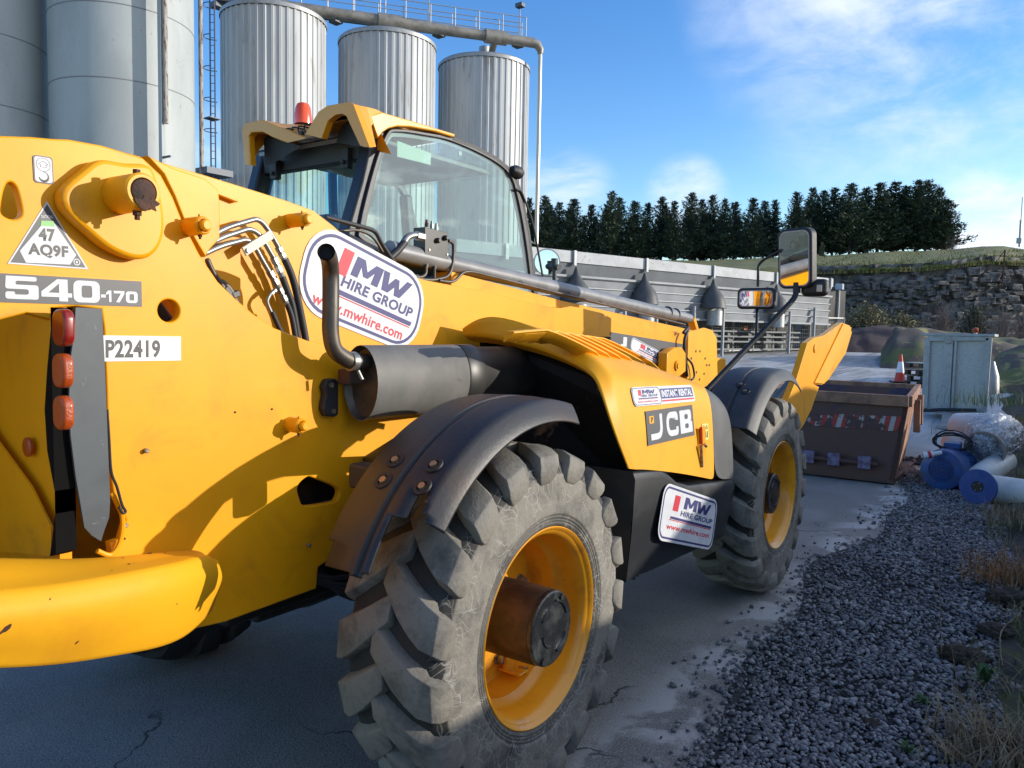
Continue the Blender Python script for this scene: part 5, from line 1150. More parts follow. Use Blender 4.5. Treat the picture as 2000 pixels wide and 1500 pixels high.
# ================================================================ SILOS, TANKS, GANTRY
def tang(p0, p1, D):            # cylinder seen between two image columns at distance D (from the camera)
    a0 = math.atan((p0-1000)/FPX); a1 = math.atan((p1-1000)/FPX); a = (a0+a1)/2; R_ = D*math.sin((a1-a0)/2)
    c = CP+FH*D*math.cos(a)+RH*D*math.sin(a); c.z = 0; return c, R_
silom = mat('silo_cladding', (.47,.48,.48), .5, .08, col2=(.40,.41,.41), nscale=.8, stretch=(1,1,.15), col3=(.26,.24,.20), n3=(3, .52, .75))
tankm = mat('white_tank_paint', (.40,.43,.42), .55, 0, col2=(.33,.36,.355), nscale=.7, stretch=(1,1,.35), col3=(.20,.19,.165), n3=(14, .63, .70))
galv = mat('galvanised_steel', (.38,.385,.38), .5, .4, col2=(.31,.315,.31), nscale=9)
dsteel = mat('dark_steelwork', (.10,.11,.13), .55, .4)
ductm = mat('weathered_duct_pipe', (.30,.275,.235), .5, .3, col2=(.20,.185,.16), nscale=2.5, stretch=(1,1,1))
rustp = mat('rusty_white_pipe', (.38,.35,.31), .7, col2=(.14,.075,.035), nscale=3.5, nrange=(.48,.6), stretch=(4,4,.8))
TZ = 15.0
lab = ['leftmost of the three corrugated grey silos, behind the cab roof', 'middle corrugated grey silo of the three in a row', 'rightmost corrugated grey silo, next to the thin downpipe']
sil = []
for i, (p0, p1, D) in enumerate(((433,635,36.3),(658,843,37.9),(849,1022,40.4))):
    c, R_ = tang(p0, p1, D); c.z = gz(depth(c))
    t = thing('corrugated_silo', c, lab[i], 'silo', 'corrugated silos in a row')
    n = 44; prof = []
    for k in range(n):
        for fr_, dr in ((0, 0), (.30, 0), (.40, -.04), (.90, -.04)):
            a = 2*math.pi*(k+fr_)/n; prof.append(((R_+dr)*math.cos(a), (R_+dr)*math.sin(a)))
    zt = TZ-.22
    MB().loft([[(c.x+x, c.y+y, z) for x, y in prof] for z in (c.z+1.5, zt)], caps=True).build('shell', silom, t)
    MB().lathe([(zt-c.z-.0, R_+.035), (zt-c.z+.16, R_+.035), (zt-c.z+.22, R_-.03), (zt-c.z+.6, .4), (zt-c.z+.6, 0)], c, (0,0,1), 64).build('roof', galv, t, smooth=True)
    MB().lathe([(0, R_-.2), (1.5, R_-.15)], c, (0,0,1), 32).build('support_skirt', galv, t, smooth=True)
    MB().lathe([(zt-c.z+.5,.28),(16.0-c.z,.28)], c, (0,0,1), 20).build('inlet', galv, t, smooth=True)
    sil.append((c, R_))
for i, (p0, p1, D, l, zs) in enumerate(((104,384,30,'large smooth white steel tank with rust streaked pipe, right of the pair', (150, 2)), (-165,106,31.5,'large smooth white steel tank at the left edge of the photo', (48, 192)))):
    c, R_ = tang(p0, p1, D); c.z = gz(depth(c)); t = thing('steel_tank', c, l, 'tank', 'smooth white steel tanks')
    MB().lathe([(0,R_),(19,R_),(20,R_*.5),(20,0)], c, (0,0,1), 96).build('shell', tankm, t, smooth=True)
    px = (p0+p1)/2
    for py in zs+((-160,) if i == 0 else ()):
        z = PD(px, py, depth(c)-R_).z-c.z; MB().lathe([(z-.02,R_),(z-.012,R_+.012),(z+.012,R_+.012),(z+.02,R_)], c, (0,0,1), 96).build('weld_seam', mat('seam_grey', (.22,.23,.23), .6), t, smooth=True)
    if i == 0:
        q = PD(325, 300, depth(c)-R_*.80)
        q2 = PD(317, 300, depth(c)-R_*.78)
        MB().bar((q2.x, q2.y, 4), (q2.x, q2.y, 19), .26, .10, up=tuple(RH)).build('cover_strip', tankm, t)
        MB().tube([(q.x, q.y, 8.0), (q.x, q.y, 19)], .075, 12).build('drain_pipe', rustp, t, smooth=True)
        MB().bar(PD(316, 308, depth(q)), PD(333, 305, depth(q)-.1), .06).build('pipe_bracket', dsteel, t)
# rusty pole and caged ladder between tank and silo
q = PD(394, 330, 31.5); o = MB().tube([(q.x, q.y, gz(31)), (q.x, q.y, 19)], .085, 12).build('vent_pole', rustp, smooth=True); tag(o, 'tall thin rusty pole between the white tank and the first corrugated silo', 'pole')
t = thing('caged_ladder', (PD(410,300,32).x, PD(410,300,32).y, gz(32)), 'dark caged access ladder rising in the gap between tank and silo', 'ladder')
lx = PD(412, 300, 32); rx = PD(421, 300, 32); bk2 = PD(400, 300, 33)
for p in (lx, rx): MB().tube([(p.x, p.y, 1), (p.x, p.y, 18)], .03, 8).build('stile', dsteel, t)
for k in range(38): z = 6+k*.3; MB().tube([(lx.x, lx.y, z), (rx.x, rx.y, z)], .014, 6).build('rung', dsteel, t)
for k in range(7):
    z = 9.6+k*1.25; pts_ = [V((lx.x, lx.y, z))-RH*(.40*math.sin(R(a)))*1.0-FH*.0+FH*(.35*math.cos(R(a))-.35)*-1 for a in range(0, 181, 20)]
    MB().tube([p-RH*.0 for p in pts_], .02, 6).build('cage_hoop', dsteel, t)
MB().box(PD(416, 338, 32), (1.2, 1.0, .25)).build('landing', dsteel, t); MB().box(PD(414, 232, 32), (.5, .5, .04)).build('landing', dsteel, t)
# walkway behind the silo tops
P1 = PD(425, 22, 38.5); P2 = PD(1022, 112, 43.0); P2.z = P1.z = 17.3
t = thing('gantry_walkway', (P1+P2)/2, 'dark steel walkway with handrails running across the tops of the silos', 'walkway')
wd = (P2-P1).normalized(); wn = V((-wd.y, wd.x, 0))
MB().bar(P1, P2, .8, .22).build('deck', dsteel, t)
Ln = (P2-P1).length
for s in (-.4, .4):
    for h in (.55, 1.1): MB().tube([P1+wn*s+V((0,0,h)), P2+wn*s+V((0,0,h))], .025, 6).build('handrail', galv, t)
    for k in range(13): p = P1.lerp(P2, k/12)+wn*s; MB().tube([p, p+V((0,0,1.1))], .028, 6).build('stanchion', galv, t)
for k in (.0, .36, .70, .98): p = P1.lerp(P2, k); MB().box(p+V((0,0,-.22)), (.5,.5,.25)).build('bracket', dsteel, t)
for k, lb in ((.665, 'floodlight on a short mast on the silo walkway, above the second silo'), (.985, 'floodlight at the right end of the silo walkway')):
    p = P1.lerp(P2, k)+V((0,0,1.1)); tt = thing('floodlight', p, lb, 'floodlight'); MB().tube([p-V((0,0,1.1)), p+V((0,0,.55))], .03, 8).build('mast', galv, tt); MB().box(p+V((0,0,.75)), (.35,.45,.22)).build('lamp_head', dsteel, tt, bevel=.03)
p = P1.lerp(P2, .52); o = MB().tube([p, p+V((0,0,3.5))], .03, 6).build('mast', galv); tag(o, 'thin upright mast on the walkway between first and second silo', 'mast')
# conveying pipe over the silos with its downpipe
D1 = PD(528, 8, 35.2); D2 = PD(1040, 91, 39.2); D2.z = D1.z
t = thing('duct_pipe', (D1+D2)/2, 'beige weathered duct pipe running down across the tops of the three silos', 'pipe')
dd = (D2-D1).normalized(); MB().tube([D1, D2, D2+dd*.25+V((0,0,-.06)), D2+dd*.42+V((0,0,-.3)), D2+dd*.42+V((0,0,-.5))], [.25,.24,.22,.18,.14], 20).build('duct', ductm, t, smooth=True)
for (c, R_) in sil:
    k = (c-D1).dot(dd)/(dd.dot(dd)); p = D1+dd*k; p.z = D1.z
    MB().tube([p-dd*.55, p+dd*.55], .33, 16).build('duct_joint', ductm, t, smooth=True); MB().tube([p, V((p.x*.5+c.x*.5, p.y*.5+c.y*.5, 15.1))], .17, 12).build('outlet', ductm, t, smooth=True)
e_ = D2+dd*.42; dpp = MB().tube([(e_.x, e_.y, D1.z-.4), (e_.x, e_.y, 6), PD(1032, 470, depth(e_))], .10, 12).build('downpipe', mat('galv_downpipe', (.5,.49,.42), .35, .5)); tag(dpp, 'slim shiny downpipe dropping from the right end of the silo duct', 'pipe')
for z in (9, 12.6, 5.5): pass
# ================================================================ HOPPER BUILDING
A_ = PD(880, 600, 24.5); B_ = PD(1614, 600, 38.2); A_.z = B_.z = 0
hb = thing('hopper_building', (A_+B_)/2, 'long pale grey steel hopper building with conical fan cowls along its front', 'building')
hd = (B_-A_).normalized(); hn = V((hd.y, -hd.x, 0)); hn = hn if hn.dot(CP-A_) > 0 else -hn; HL = (B_-A_).length
def HB(px, z, off=0):
    # facade point below image column px
    d0 = ray(px, 650); d0 = V((d0.x, d0.y, 0)); rel = A_-V((CP.x, CP.y, 0)); 
    den = d0.x*(-hd.y)-d0.y*(-hd.x); s_ = (rel.x*(-hd.y)-rel.y*(-hd.x))/den; p = V((CP.x, CP.y, 0))+d0*s_; p = p+hn*off; p.z = z; return p
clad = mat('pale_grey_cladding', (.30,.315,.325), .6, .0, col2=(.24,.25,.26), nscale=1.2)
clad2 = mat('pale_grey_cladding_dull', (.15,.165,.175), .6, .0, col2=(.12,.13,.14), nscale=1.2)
def band(name, z0, z1, off0, off1, m_, th=.06):
    a, b_ = A_, B_
    MB().loft([[p+hn*off0+V((0,0,z0)), p+hn*off1+V((0,0,z1)), p+hn*(off1-th)+V((0,0,z1)), p+hn*(off0-th)+V((0,0,z0))] for p in (a, b_)]).build(name, m_, hb)
band('fascia', 4.05, 4.45, .30, .30, mat('pale_fascia', (.42,.435,.44), .6, col2=(.34,.35,.355), nscale=1.2, col3=(.22,.21,.19), n3=(3,.58,.7)))
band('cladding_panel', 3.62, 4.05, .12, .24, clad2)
band('beam', 3.54, 3.62, .30, .30, clad)
for z0, z1 in ((3.22,3.54),(2.90,3.22),(2.58,2.90),(2.26,2.58)):
    band('cladding_panel', z0, z1-.03, .10, .16, clad); band('panel_lip', z1-.03, z1, .22, .22, mat('cladding_edge', (.36,.38,.385), .5))
band('beam', 2.18, 2.26, .26, .26, clad)
MB().loft([[p+hn*-1.6+V((0,0,.3)), p+hn*-1.6+V((0,0,4.4)), p+hn*-2.0+V((0,0,4.4)), p+hn*-2.0+V((0,0,.3))] for p in (A_, B_)]).build('back_wall', mat('hopper_concrete', (.14,.14,.135), .85, col2=(.09,.09,.088), nscale=.8, stretch=(1,1,.4), bump=.4, bscale=12), hb)
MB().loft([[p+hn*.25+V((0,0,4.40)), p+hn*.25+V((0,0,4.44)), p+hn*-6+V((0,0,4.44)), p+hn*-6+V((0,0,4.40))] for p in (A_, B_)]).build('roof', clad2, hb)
for px in (975, 1107, 1247, 1378, 1500, 1606):
    p = HB(px, 0, .34); MB().bar((p.x, p.y, 3.95), (p.x, p.y, 4.47), .05, .16).build('fascia_stiffener', galv, hb)
for px in (1208, 1270, 1343, 1400, 1530, 1578):
    p = HB(px, 0, .30); MB().bar((p.x, p.y, gz(depth(p))), (p.x, p.y, 2.75 if px != 1578 else 3.0), .10, .14).build('column', clad, hb, bevel=.01)
for px0, px1, z in ((1400,1580,1.78),(1400,1580,1.32),(1400,1580,.98),(1400,1578,1.55),(1343,1400,1.5)):
    MB().bar(HB(px0, z, -.5), HB(px1, z, -.5), .08, .07).build('cross_beam', mat('dull_beam_grey', (.14,.15,.155), .6), hb)
for px in (1420, 1450, 1490, 1525, 1555): p = HB(px, 0, -.9); MB().box((p.x, p.y, 1.55), (.7,.5,.45)).lathe([(0,.2),(.3,.2)], (p.x, p.y, 1.2), (0,0,-1), 12).build('discharge_gate', mat('gate_grey', (.13,.14,.14), .5, .4), hb, bevel=.02)
cowm = mat('dark_grey_cowl', (.06,.063,.066), .55, col2=(.085,.085,.085), nscale=3)
lbs = ['dark conical fan cowl on the hopper building, half hidden behind the round mirror', 'dark conical fan cowl left of centre on the hopper building', 'dark conical fan cowl second from right, above the boom end', 'dark conical fan cowl partly hidden behind the large mirror']
for (px, l) in zip((1107,1240,1374,1497), lbs):
    p = HB(px, 0, .42); t = thing('fan_cowl', p, l, 'fan cowl', 'fan cowls on the hopper building')
    c0 = V((p.x, p.y, 0)); s = 1.0
    MB().lathe([(3.90,.0),(3.89,.04),(3.62,.13),(3.44,.24),(3.22,.42),(3.0,.50),(2.72,.56)], c0, (0,0,1), 28).build('cone', cowm, t, smooth=True)
    MB().lathe([(2.72,.55),(2.70,.55),(2.70,.50),(2.9,.48),(3.1,.0)], c0, (0,0,1), 28).build('cowl_rim', cowm, t, smooth=True)
    MB().lathe([(2.6,.32),(2.0,.32)], c0+hn*.02+hd*.12, (0,0,1), 24).build('fan_box', galv, t, smooth=True)
# fence of mesh panels in front
fp_ = [(1392, 35.5), (1640, 41.0)]
fA = PD(1250, 700, 32.0); fB = PD(1645, 700, 40.0); fA.z = gz(32); fB.z = gz(40)
fn = thing('yard_fence', (fA+fB)/2, 'low pale metal rail and mesh fence in front of the hopper building', 'fence')
FL = (fB-fA).length; nP = 10
for k in range(nP+1):
    p = fA.lerp(fB, k/nP); MB().bar(p, p+V((0,0,1.72)), .07, .07).build('fence_post', galv, fn)
for k in range(nP):
    a = fA.lerp(fB, k/nP); b_ = fA.lerp(fB, (k+1)/nP)
    for h in (.12, 1.66): MB().bar(a+V((0,0,h)), b_+V((0,0,h)), .035, .05).build('fence_rail', galv, fn)
    b = MB()
    for j in range(1, 10): q = a.lerp(b_, j/10); b.tube([q+V((0,0,.12)), q+V((0,0,1.66))], .006, 4)
    for j in range(1, 8): b.tube([a+V((0,0,.12+.19*j)), b_+V((0,0,.12+.19*j))], .005, 4)
    b.build('fence_mesh', galv, fn)
kk = .5; 
def fpt(px):
    lo, hi = 0, 1
    for _ in range(30):
        m_ = (lo+hi)/2; p = fA.lerp(fB, m_)-CP; x = 1000+FPX*p.dot(RH)/p.dot(FH)
        if x < px: lo = m_
        else: hi = m_
    return fA.lerp(fB, lo)
p = fpt(1451)+hn*.06; s_ = MB().box((p.x, p.y, p.z+1.05), (.03, .30, .36), Matrix.Rotation(math.atan2(hd.y, hd.x)-R(90), 3, 'Z')).build('warning_sign', mat('orange_sign', (.80,.22,.06), .5)); tag(s_, 'small orange notice fixed on the mesh fence', 'sign')
fd = (fB-fA).normalized(); Ms = Matrix((V((fd.x, fd.y, 0)), V((0,0,1)), V((fd.y, -fd.x, 0)))).transposed().to_4x4(); Ms.translation = V((p.x, p.y, p.z+1.05))+hn*.02
for j, w_ in enumerate((.2,.16,.2,.14)): flat('print_line', [[(-w_/2,.10-.065*j),(w_/2,.10-.065*j),(w_/2,.125-.065*j),(-w_/2,.125-.065*j)]], Ms, .004, mat('sign_print', (.25,.05,.02), .6), s_)
# concrete wall end
wA = PD(1578, 600, 39.5); wB = PD(1643, 600, 40.5); o = MB().bar((wA.x, wA.y, 2.2), (wB.x, wB.y, 2.2), .5, 3.6).build('concrete_wall', mat('streaked_concrete', (.16,.15,.13), .85, col2=(.09,.085,.075), nscale=1.5, stretch=(2,2,.35), bump=.4, bscale=15), bevel=.02)
tag(o, 'streaked grey concrete wall end right of the hopper building', 'wall')
p = PD(1640, 560, 40); o = MB().box(p, (.35,.35,.3)).tube([p+V((0,0,-1.9)), p], .04, 8).build('lamp_box', mat('pale_lamp_box', (.45,.5,.55), .4), bevel=.02); tag(o, 'small pale lamp box on a post above the concrete wall', 'lamp')
# ================================================================ CLIFF, HILL, TREES
def interp(x, T_):
    for (a, b_), (c, d_) in zip(T_, T_[1:]):
        if a <= x <= c: return b_+(d_-b_)*(x-a)/(c-a)
    return T_[0][1] if x < T_[0][0] else T_[-1][1]
cl_top = [(300,540),(1400,530),(1600,520),(1700,517),(1800,514),(1860,508),(1930,500),(2000,504),(2400,480)]
hl_top = [(300,500),(1400,509),(1500,503),(1640,498),(1700,493),(1800,490),(1860,487),(1920,481),(1960,481),(2010,488),(2400,470)]
cliffm = mat('limestone_rock', (.165,.158,.15), .9, col2=(.05,.047,.045), nscale=1.1, nrange=(.42,.62), col3=(.30,.285,.26), n3=(2.2,.58,.70), bump=1, bscale=5)
vs = []; fs = []; cols_ = list(range(1560, 2500, 6)); nz_ = 40
for i, px in enumerate(cols_):
    D = 50+2.5*math.sin(px*.006); zt = PD(px, interp(px, cl_top), D).z
    for k in range(nz_+1):
        t = k/nz_; z = .7+(zt-.7)*t; lay = math.floor(z*2.2+.8*noise.noise(V((px*.02, 0, 0))))
        dr = .9*(1-t)**1.5+.35*noise.noise(V((px*.06, lay*3.3, 0)))+.3*noise.noise(V((px*.02, z*.9, 4)))+.12*noise.noise(V((px*.2, z*4, 9)))
        vs.append(PD(px, interp(px, cl_top), D-dr*1.0)*1); vs[-1].z = z
for i in range(len(cols_)-1):
    for k in range(nz_): a = i*(nz_+1)+k; fs.append((a, a+nz_+1, a+nz_+2, a+1))
me = bpy.data.meshes.new('cliff'); me.from_pydata([tuple(v) for v in vs], [], fs); cf_ = link('rock_cliff', me, cliffm); cf_['kind'] = 'structure'
import bmesh
blocks = []
for s in range(8):
    bm = bmesh.new(); bmesh.ops.create_cube(bm, size=1)
    for v_ in bm.verts: v_.co += V((random.uniform(-.16,.16), random.uniform(-.16,.16), random.uniform(-.14,.14)))
    bmesh.ops.bevel(bm, geom=bm.edges[:], offset=.06, segments=1, affect='EDGES'); me = bpy.data.meshes.new('rock_block'); bm.to_mesh(me); bm.free(); me.materials.append(cliffm); blocks.append(me)
n_ = 0; px = 1642
rows = 13
for r_ in range(rows):
    px = 1640+random.uniform(0, 10)
    while px < 2010 and n_ < 290:
        w_ = random.uniform(9, 26); D = 50+2.5*math.sin(px*.006); ztop = PD(px, interp(px, cl_top), D).z-.75; z = 2.0+(ztop-2.0)*(r_+.5)/rows+.5*noise.noise(V((px*.012, r_*.3, 0)))
        if random.random() < .66:
            t = (z-.7)/(ztop-.7); p = PD(px+w_/2, 600, D-.12-.9*max(0, 1-t)**1.5-random.uniform(0,.25)); p.z = z+random.uniform(-.05,.05)
            o = link('rock_block', random.choice(blocks), None, cf_); o.location = p; o.rotation_euler = (random.uniform(-.08,.08), random.uniform(-.08,.08), YAW-math.pi/2+random.uniform(-.2,.2))
            o.scale = (w_/FPX*50*1.02, .5, (ztop-2.0)/rows*random.choice((.5, .7, .9, 1.2, 1.7))); n_ += 1
        px += w_*random.uniform(.95, 1.25)
grassm = mat('hill_grass', (.17,.17,.04), .9, col2=(.26,.22,.08), nscale=.5, col3=(.10,.11,.03), n3=(1.6,.52,.62), bump=1, bscale=3)
vs = []; fs = []; cols_ = list(range(300, 2500, 20)); dl = [49.9, 50.3, 52, 56, 62, 70, 80, 92, 100, 120, 200]
for px in cols_:
    D0 = 2.5*math.sin(px*.006) if px > 1560 else 0
    for d in dl:
        yy = interp(px, cl_top) if d <= 52 else interp(px, cl_top)+(interp(px, hl_top)-interp(px, cl_top))*min(1, (d-52)/40)
        d2 = d+D0*max(0, 1-(d-50)/20) if d < 70 else d
        p = PD(px, yy-.0, min(d2, 200)); 
        if d > 100: p.z = PD(px, interp(px, hl_top), 100).z-(d-100)*.02
        if d < 50: p.z -= .30+.35*noise.noise(V((px*.05, 0, 0)))
        elif 51 < d < 95: p.z += .25*noise.noise(V((px*.03, d*.2, 0)))
        vs.append(tuple(p))
n = len(dl)
for i in range(len(cols_)-1):
    for j in range(n-1): fs.append((i*n+j, (i+1)*n+j, (i+1)*n+j+1, i*n+j+1))
me = bpy.data.meshes.new('hill'); me.from_pydata(vs, [], fs); me.shade_smooth(); o = link('grass_hill', me, grassm); o['kind'] = 'structure'
# rough grass fringe on the cliff edge and hill
sp = []
for _ in range(9000):
    px = random.uniform(1560, 2060); d = random.choice((random.uniform(49.5, 52), random.uniform(52, 90))); D0 = 2.5*math.sin(px*.006)*max(0, 1-(d-50)/20)
    yy = interp(px, cl_top)+(interp(px, hl_top)-interp(px, cl_top))*max(0, min(1, (d-52)/40)); p = PD(px, yy, d+D0); sp.append((p.x, p.y, p.z-(.2 if d > 51 else .5), random.uniform(.2, .5), random.uniform(0, 6.28), random.uniform(.3, 1.2)))
o = blades('hill_grass', sp, grassm, wdt=.05); o['kind'] = 'stuff'; tag(o, 'rough grass along the top of the quarry cliff and hill', 'grass')
# conifers
barkm = mat('conifer_bark', (.07,.055,.045), .95)
leafm = mat('conifer_foliage', (.022,.040,.024), .8, col2=(.052,.075,.036), nscale=1.0, nrange=(.38,.62))
def conifer(seed, H, slim, bare):
    rd = random.Random(seed); vs = []; fs = []; tb = MB()
    tb.tube([(0,0,-.6),(.05,0,H*.3),(0,.05,H*.7),(0,0,H*.98)], [.17,.13,.08,.01], 7)
    nb = 105
    for k in range(nb):
        t = (k+rd.random())/nb; t = t**.9; z = H*(bare+(1-bare)*t); rad = (slim*(1-t)**.80*rd.uniform(.45, 1.25)+.12)
        az = k*2.4+rd.uniform(-.6, .6); d = V((math.cos(az), math.sin(az), 0)); up = rd.uniform(.25, .75)
        if k % 2 == 0: tb.tube([(0,0,z-.15), tuple(d*rad*.7+V((0,0,z+rad*up*.5)))], [.03,.01], 4)
        m_ = int(16+rad*20)
        for j in range(m_):
            s = .12+.88*(j+rd.random())/m_; wv = .06+.16*rad*s*(1.15-s)*1.6; c = d*rad*s+V((rd.gauss(0,wv), rd.gauss(0,wv), z+rad*up*s*s+rd.gauss(0,.05+.03*rad)))
            dirv = (d*rd.uniform(.4,1)+V((rd.gauss(0,.45), rd.gauss(0,.45), rd.uniform(.2,.9)))).normalized(); L_ = rd.uniform(.20,.42)*(1.1-.4*t); sv = dirv.cross(V((rd.gauss(0,1), rd.gauss(0,1), rd.gauss(0,1)))).normalized()*L_*.22
            n0 = len(vs); vs += [c-sv, c+sv, c+dirv*L_]; fs.append((n0, n0+1, n0+2))
    for j in range(34):
        z = H*(.86+.14*j/34); c = V((rd.gauss(0,.03), rd.gauss(0,.03), z)); dv = V((rd.gauss(0,.55), rd.gauss(0,.55), 1)).normalized(); sv = V((rd.gauss(0,1), rd.gauss(0,1), 0)).normalized()*.04; n0 = len(vs); vs += [c-sv, c+sv, c+dv*(.5-.3*(j/34))]; fs.append((n0, n0+1, n0+2))
    me = bpy.data.meshes.new('crown'); me.from_pydata([tuple(v) for v in vs], [], fs); me.materials.append(leafm); tm = tb.mesh('trunk'); tm.materials.append(barkm); return me, tm
kinds = [conifer(s, 8, sl, br) for s, sl, br in ((1,1.75,.03),(2,2.1,.06),(3,1.6,.02),(4,2.2,.08),(5,1.9,.04),(6,2.3,.05))]
tree_top = [(1030,392),(1060,388),(1092,400),(1117,394),(1150,405),(1190,380),(1205,392),(1240,398),(1265,402),(1290,390),(1315,398),(1345,382),(1365,395),(1386,386),(1412,394),(1435,400),(1465,392),(1490,398),(1512,396),(1550,380),(1580,372),(1602,378),(1625,372),(1660,365),(1685,372),(1712,362),(1740,360),(1762,368),(1785,357),(1808,358),(1830,372),(1846,395)]
nt_ = 0
tl_ = ['leftmost', 'second', 'third', 'fourth', 'fifth', 'sixth', 'seventh', 'eighth', 'ninth', 'tenth', 'eleventh', 'twelfth', 'thirteenth', 'fourteenth', 'fifteenth', 'sixteenth']
for i, (px, py) in enumerate(tree_top):
    D = 100+random.uniform(-4, 4); yb = interp(px, hl_top)+4; base = PD(px+random.uniform(-3,3), yb, D); topz = PD(px, py-4, D).z; H = topz-base.z
    if i < 16: l = f'{tl_[i]} dark conifer counted from the left of the hilltop row'
    else: l = f'{tl_[31-i] if 31-i > 0 else "rightmost"} dark conifer counted from the right of the hilltop row'.replace('leftmost dark conifer counted from the right', 'rightmost dark conifer')
    t = thing('conifer_tree', base, l, 'tree', 'conifers on the hilltop'); cm, tm = kinds[i % 6]
    a = random.uniform(0, 6.28); s = H/8
    for nm, me_ in (('crown', cm), ('trunk', tm)):
        o = link(nm, me_, None, t); o.matrix_parent_inverse = Matrix.Identity(4); o.rotation_euler = (0,0,a); w2 = s*random.uniform(1.05, 1.4)*(1.2 if px > 1640 else 1.05) if nm == 'crown' else s; o.scale = (w2, w2, s)
# shaded second rank reading as one mass behind
b_v = []; b_f = []
for (c2, (px, py)) in enumerate([(p[0]+random.uniform(-14, 14), p[1]+random.uniform(12, 42)) for p in tree_top for _ in (0, 1)]):
    base = PD(px, interp(px, hl_top)+3, 108); H = PD(px, py, 108).z-base.z; me_ = kinds[c2 % 6][0]; n0 = len(b_v); s = H/8
    b_v += [(base.x+v.co.x*s*1.1, base.y+v.co.y*s*1.1, base.z+v.co.z*s) for v in me_.vertices]; b_f += [tuple(i_+n0 for i_ in p.vertices) for p in me_.polygons]
me = bpy.data.meshes.new('wood'); me.from_pydata(b_v, [], b_f); o = link('conifer_wood', me, leafm); o['kind'] = 'stuff'; tag(o, 'dense shaded conifers standing close behind the front row on the hilltop', 'trees')
# small leafy and bare plants
twigm = mat('bare_twigs', (.26,.19,.15), .9, col2=(.18,.14,.115), nscale=4)
def bush(px, py, d, W_, H_, n, leaf, label, twig=.5, name='bush', sz=.09):
    base = PD(px, py, d); t = thing(name, base, label, 'bush'); rd = random.Random(px); tb = MB(); vs = []; fs = []
    for k in range(n):
        az = rd.uniform(0, 6.28); r_ = W_*abs(rd.gauss(0, .5)); top = base+V((math.cos(az)*r_, math.sin(az)*r_, H_*rd.uniform(.35, 1)*(1-.35*(r_/W_)))); b0_ = base+V((math.cos(az)*r_*.35, math.sin(az)*r_*.35, -.1))
        tb.tube([b0_, b0_.lerp(top, .5)+V((rd.gauss(0,.06), rd.gauss(0,.06), .05)), top], [.012, .009, .004], 3, caps=False)
        for j in range(6 if leaf else 3):
            p = b0_.lerp(top, rd.uniform(.3, 1)); dv = V((rd.gauss(0,1), rd.gauss(0,1), rd.uniform(-.2, 1.2))).normalized()*rd.uniform(.6, 1.4)*sz*(1 if leaf else 3.5); sv = dv.cross(V((rd.gauss(0,1), rd.gauss(0,1), rd.gauss(0,1)))).normalized()*sz*(.4 if leaf else .06); n0 = len(vs); vs += [p-sv, p+sv, p+dv]; fs.append((n0, n0+1, n0+2))
    tb.build('stems', twigm, t, fix=False); me = bpy.data.meshes.new('leaves'); me.from_pydata([tuple(v) for v in vs], [], fs); link('leaves' if leaf else 'twigs', me, leaf or twigm, t)
gy = mat('olive_leaves', (.20,.20,.07), .7, col2=(.28,.24,.11), nscale=2); dg_ = mat('dark_ivy_leaves', (.03,.05,.018), .7, col2=(.05,.075,.025), nscale=2)
bush(1690, 655, 44, 1.9, 2.0, 700, gy, 'wide olive green bush at the foot of the cliff, right of the concrete wall', sz=.12)
bush(1760, 648, 45, 1.2, 1.3, 260, gy, 'smaller yellowish bush at the cliff foot between the olive and dark bushes', sz=.11)
bush(1902, 655, 42, 1.0, 1.7, 420, dg_, 'dark green ivy bush under the cliff above the galvanised unit', sz=.12)
for px, py, l in ((1955,660,'bare reddish shrub under the cliff, right of the dark green bush'),(1995,665,'bare grey shrub under the cliff at the right edge'),(1840,650,'bare twiggy shrub left of the dark green bush')): bush(px, py, 40, 1.0, 1.7, 150, None, l, name='bare_shrub')
bush(1858, 492, 96, 1.3, 2.2, 120, None, 'bare leafless shrub beside the rightmost conifer', name='bare_shrub')
bush(1605, 505, 88, .5, 2.0, 120, dg_, 'small slim evergreen on the hill in front of the conifers', name='young_tree', sz=.16)
p = PD(1991, 482, 75); t = thing('aerial_mast', p, 'thin white aerial mast on the hill at the right edge', 'mast'); MB().tube([p, PD(1994, 430, 75)], .10, 8).build('lower_mast', galv, t); MB().tube([PD(1994,430,75), PD(1997,385,75)], .04, 6).build('upper_mast', galv, t); MB().box(PD(1990, 470, 75), (.4,.4,.5)).build('mast_box', galv, t)
t_ = MB().tube([PD(1957, 560, 47), PD(1963, 488, 47)], .05, 6).build('cliff_post', rust); tag(t_, 'thin rusty post leaning on the cliff face near its right end', 'post')
t_ = MB().tube([PD(1963, 488, 47.2), PD(1949, 508, 47.2)], .03, 6).build('post_brace', rust); tag(t_, 'slanting brace at the top of the rusty cliff post', 'post')
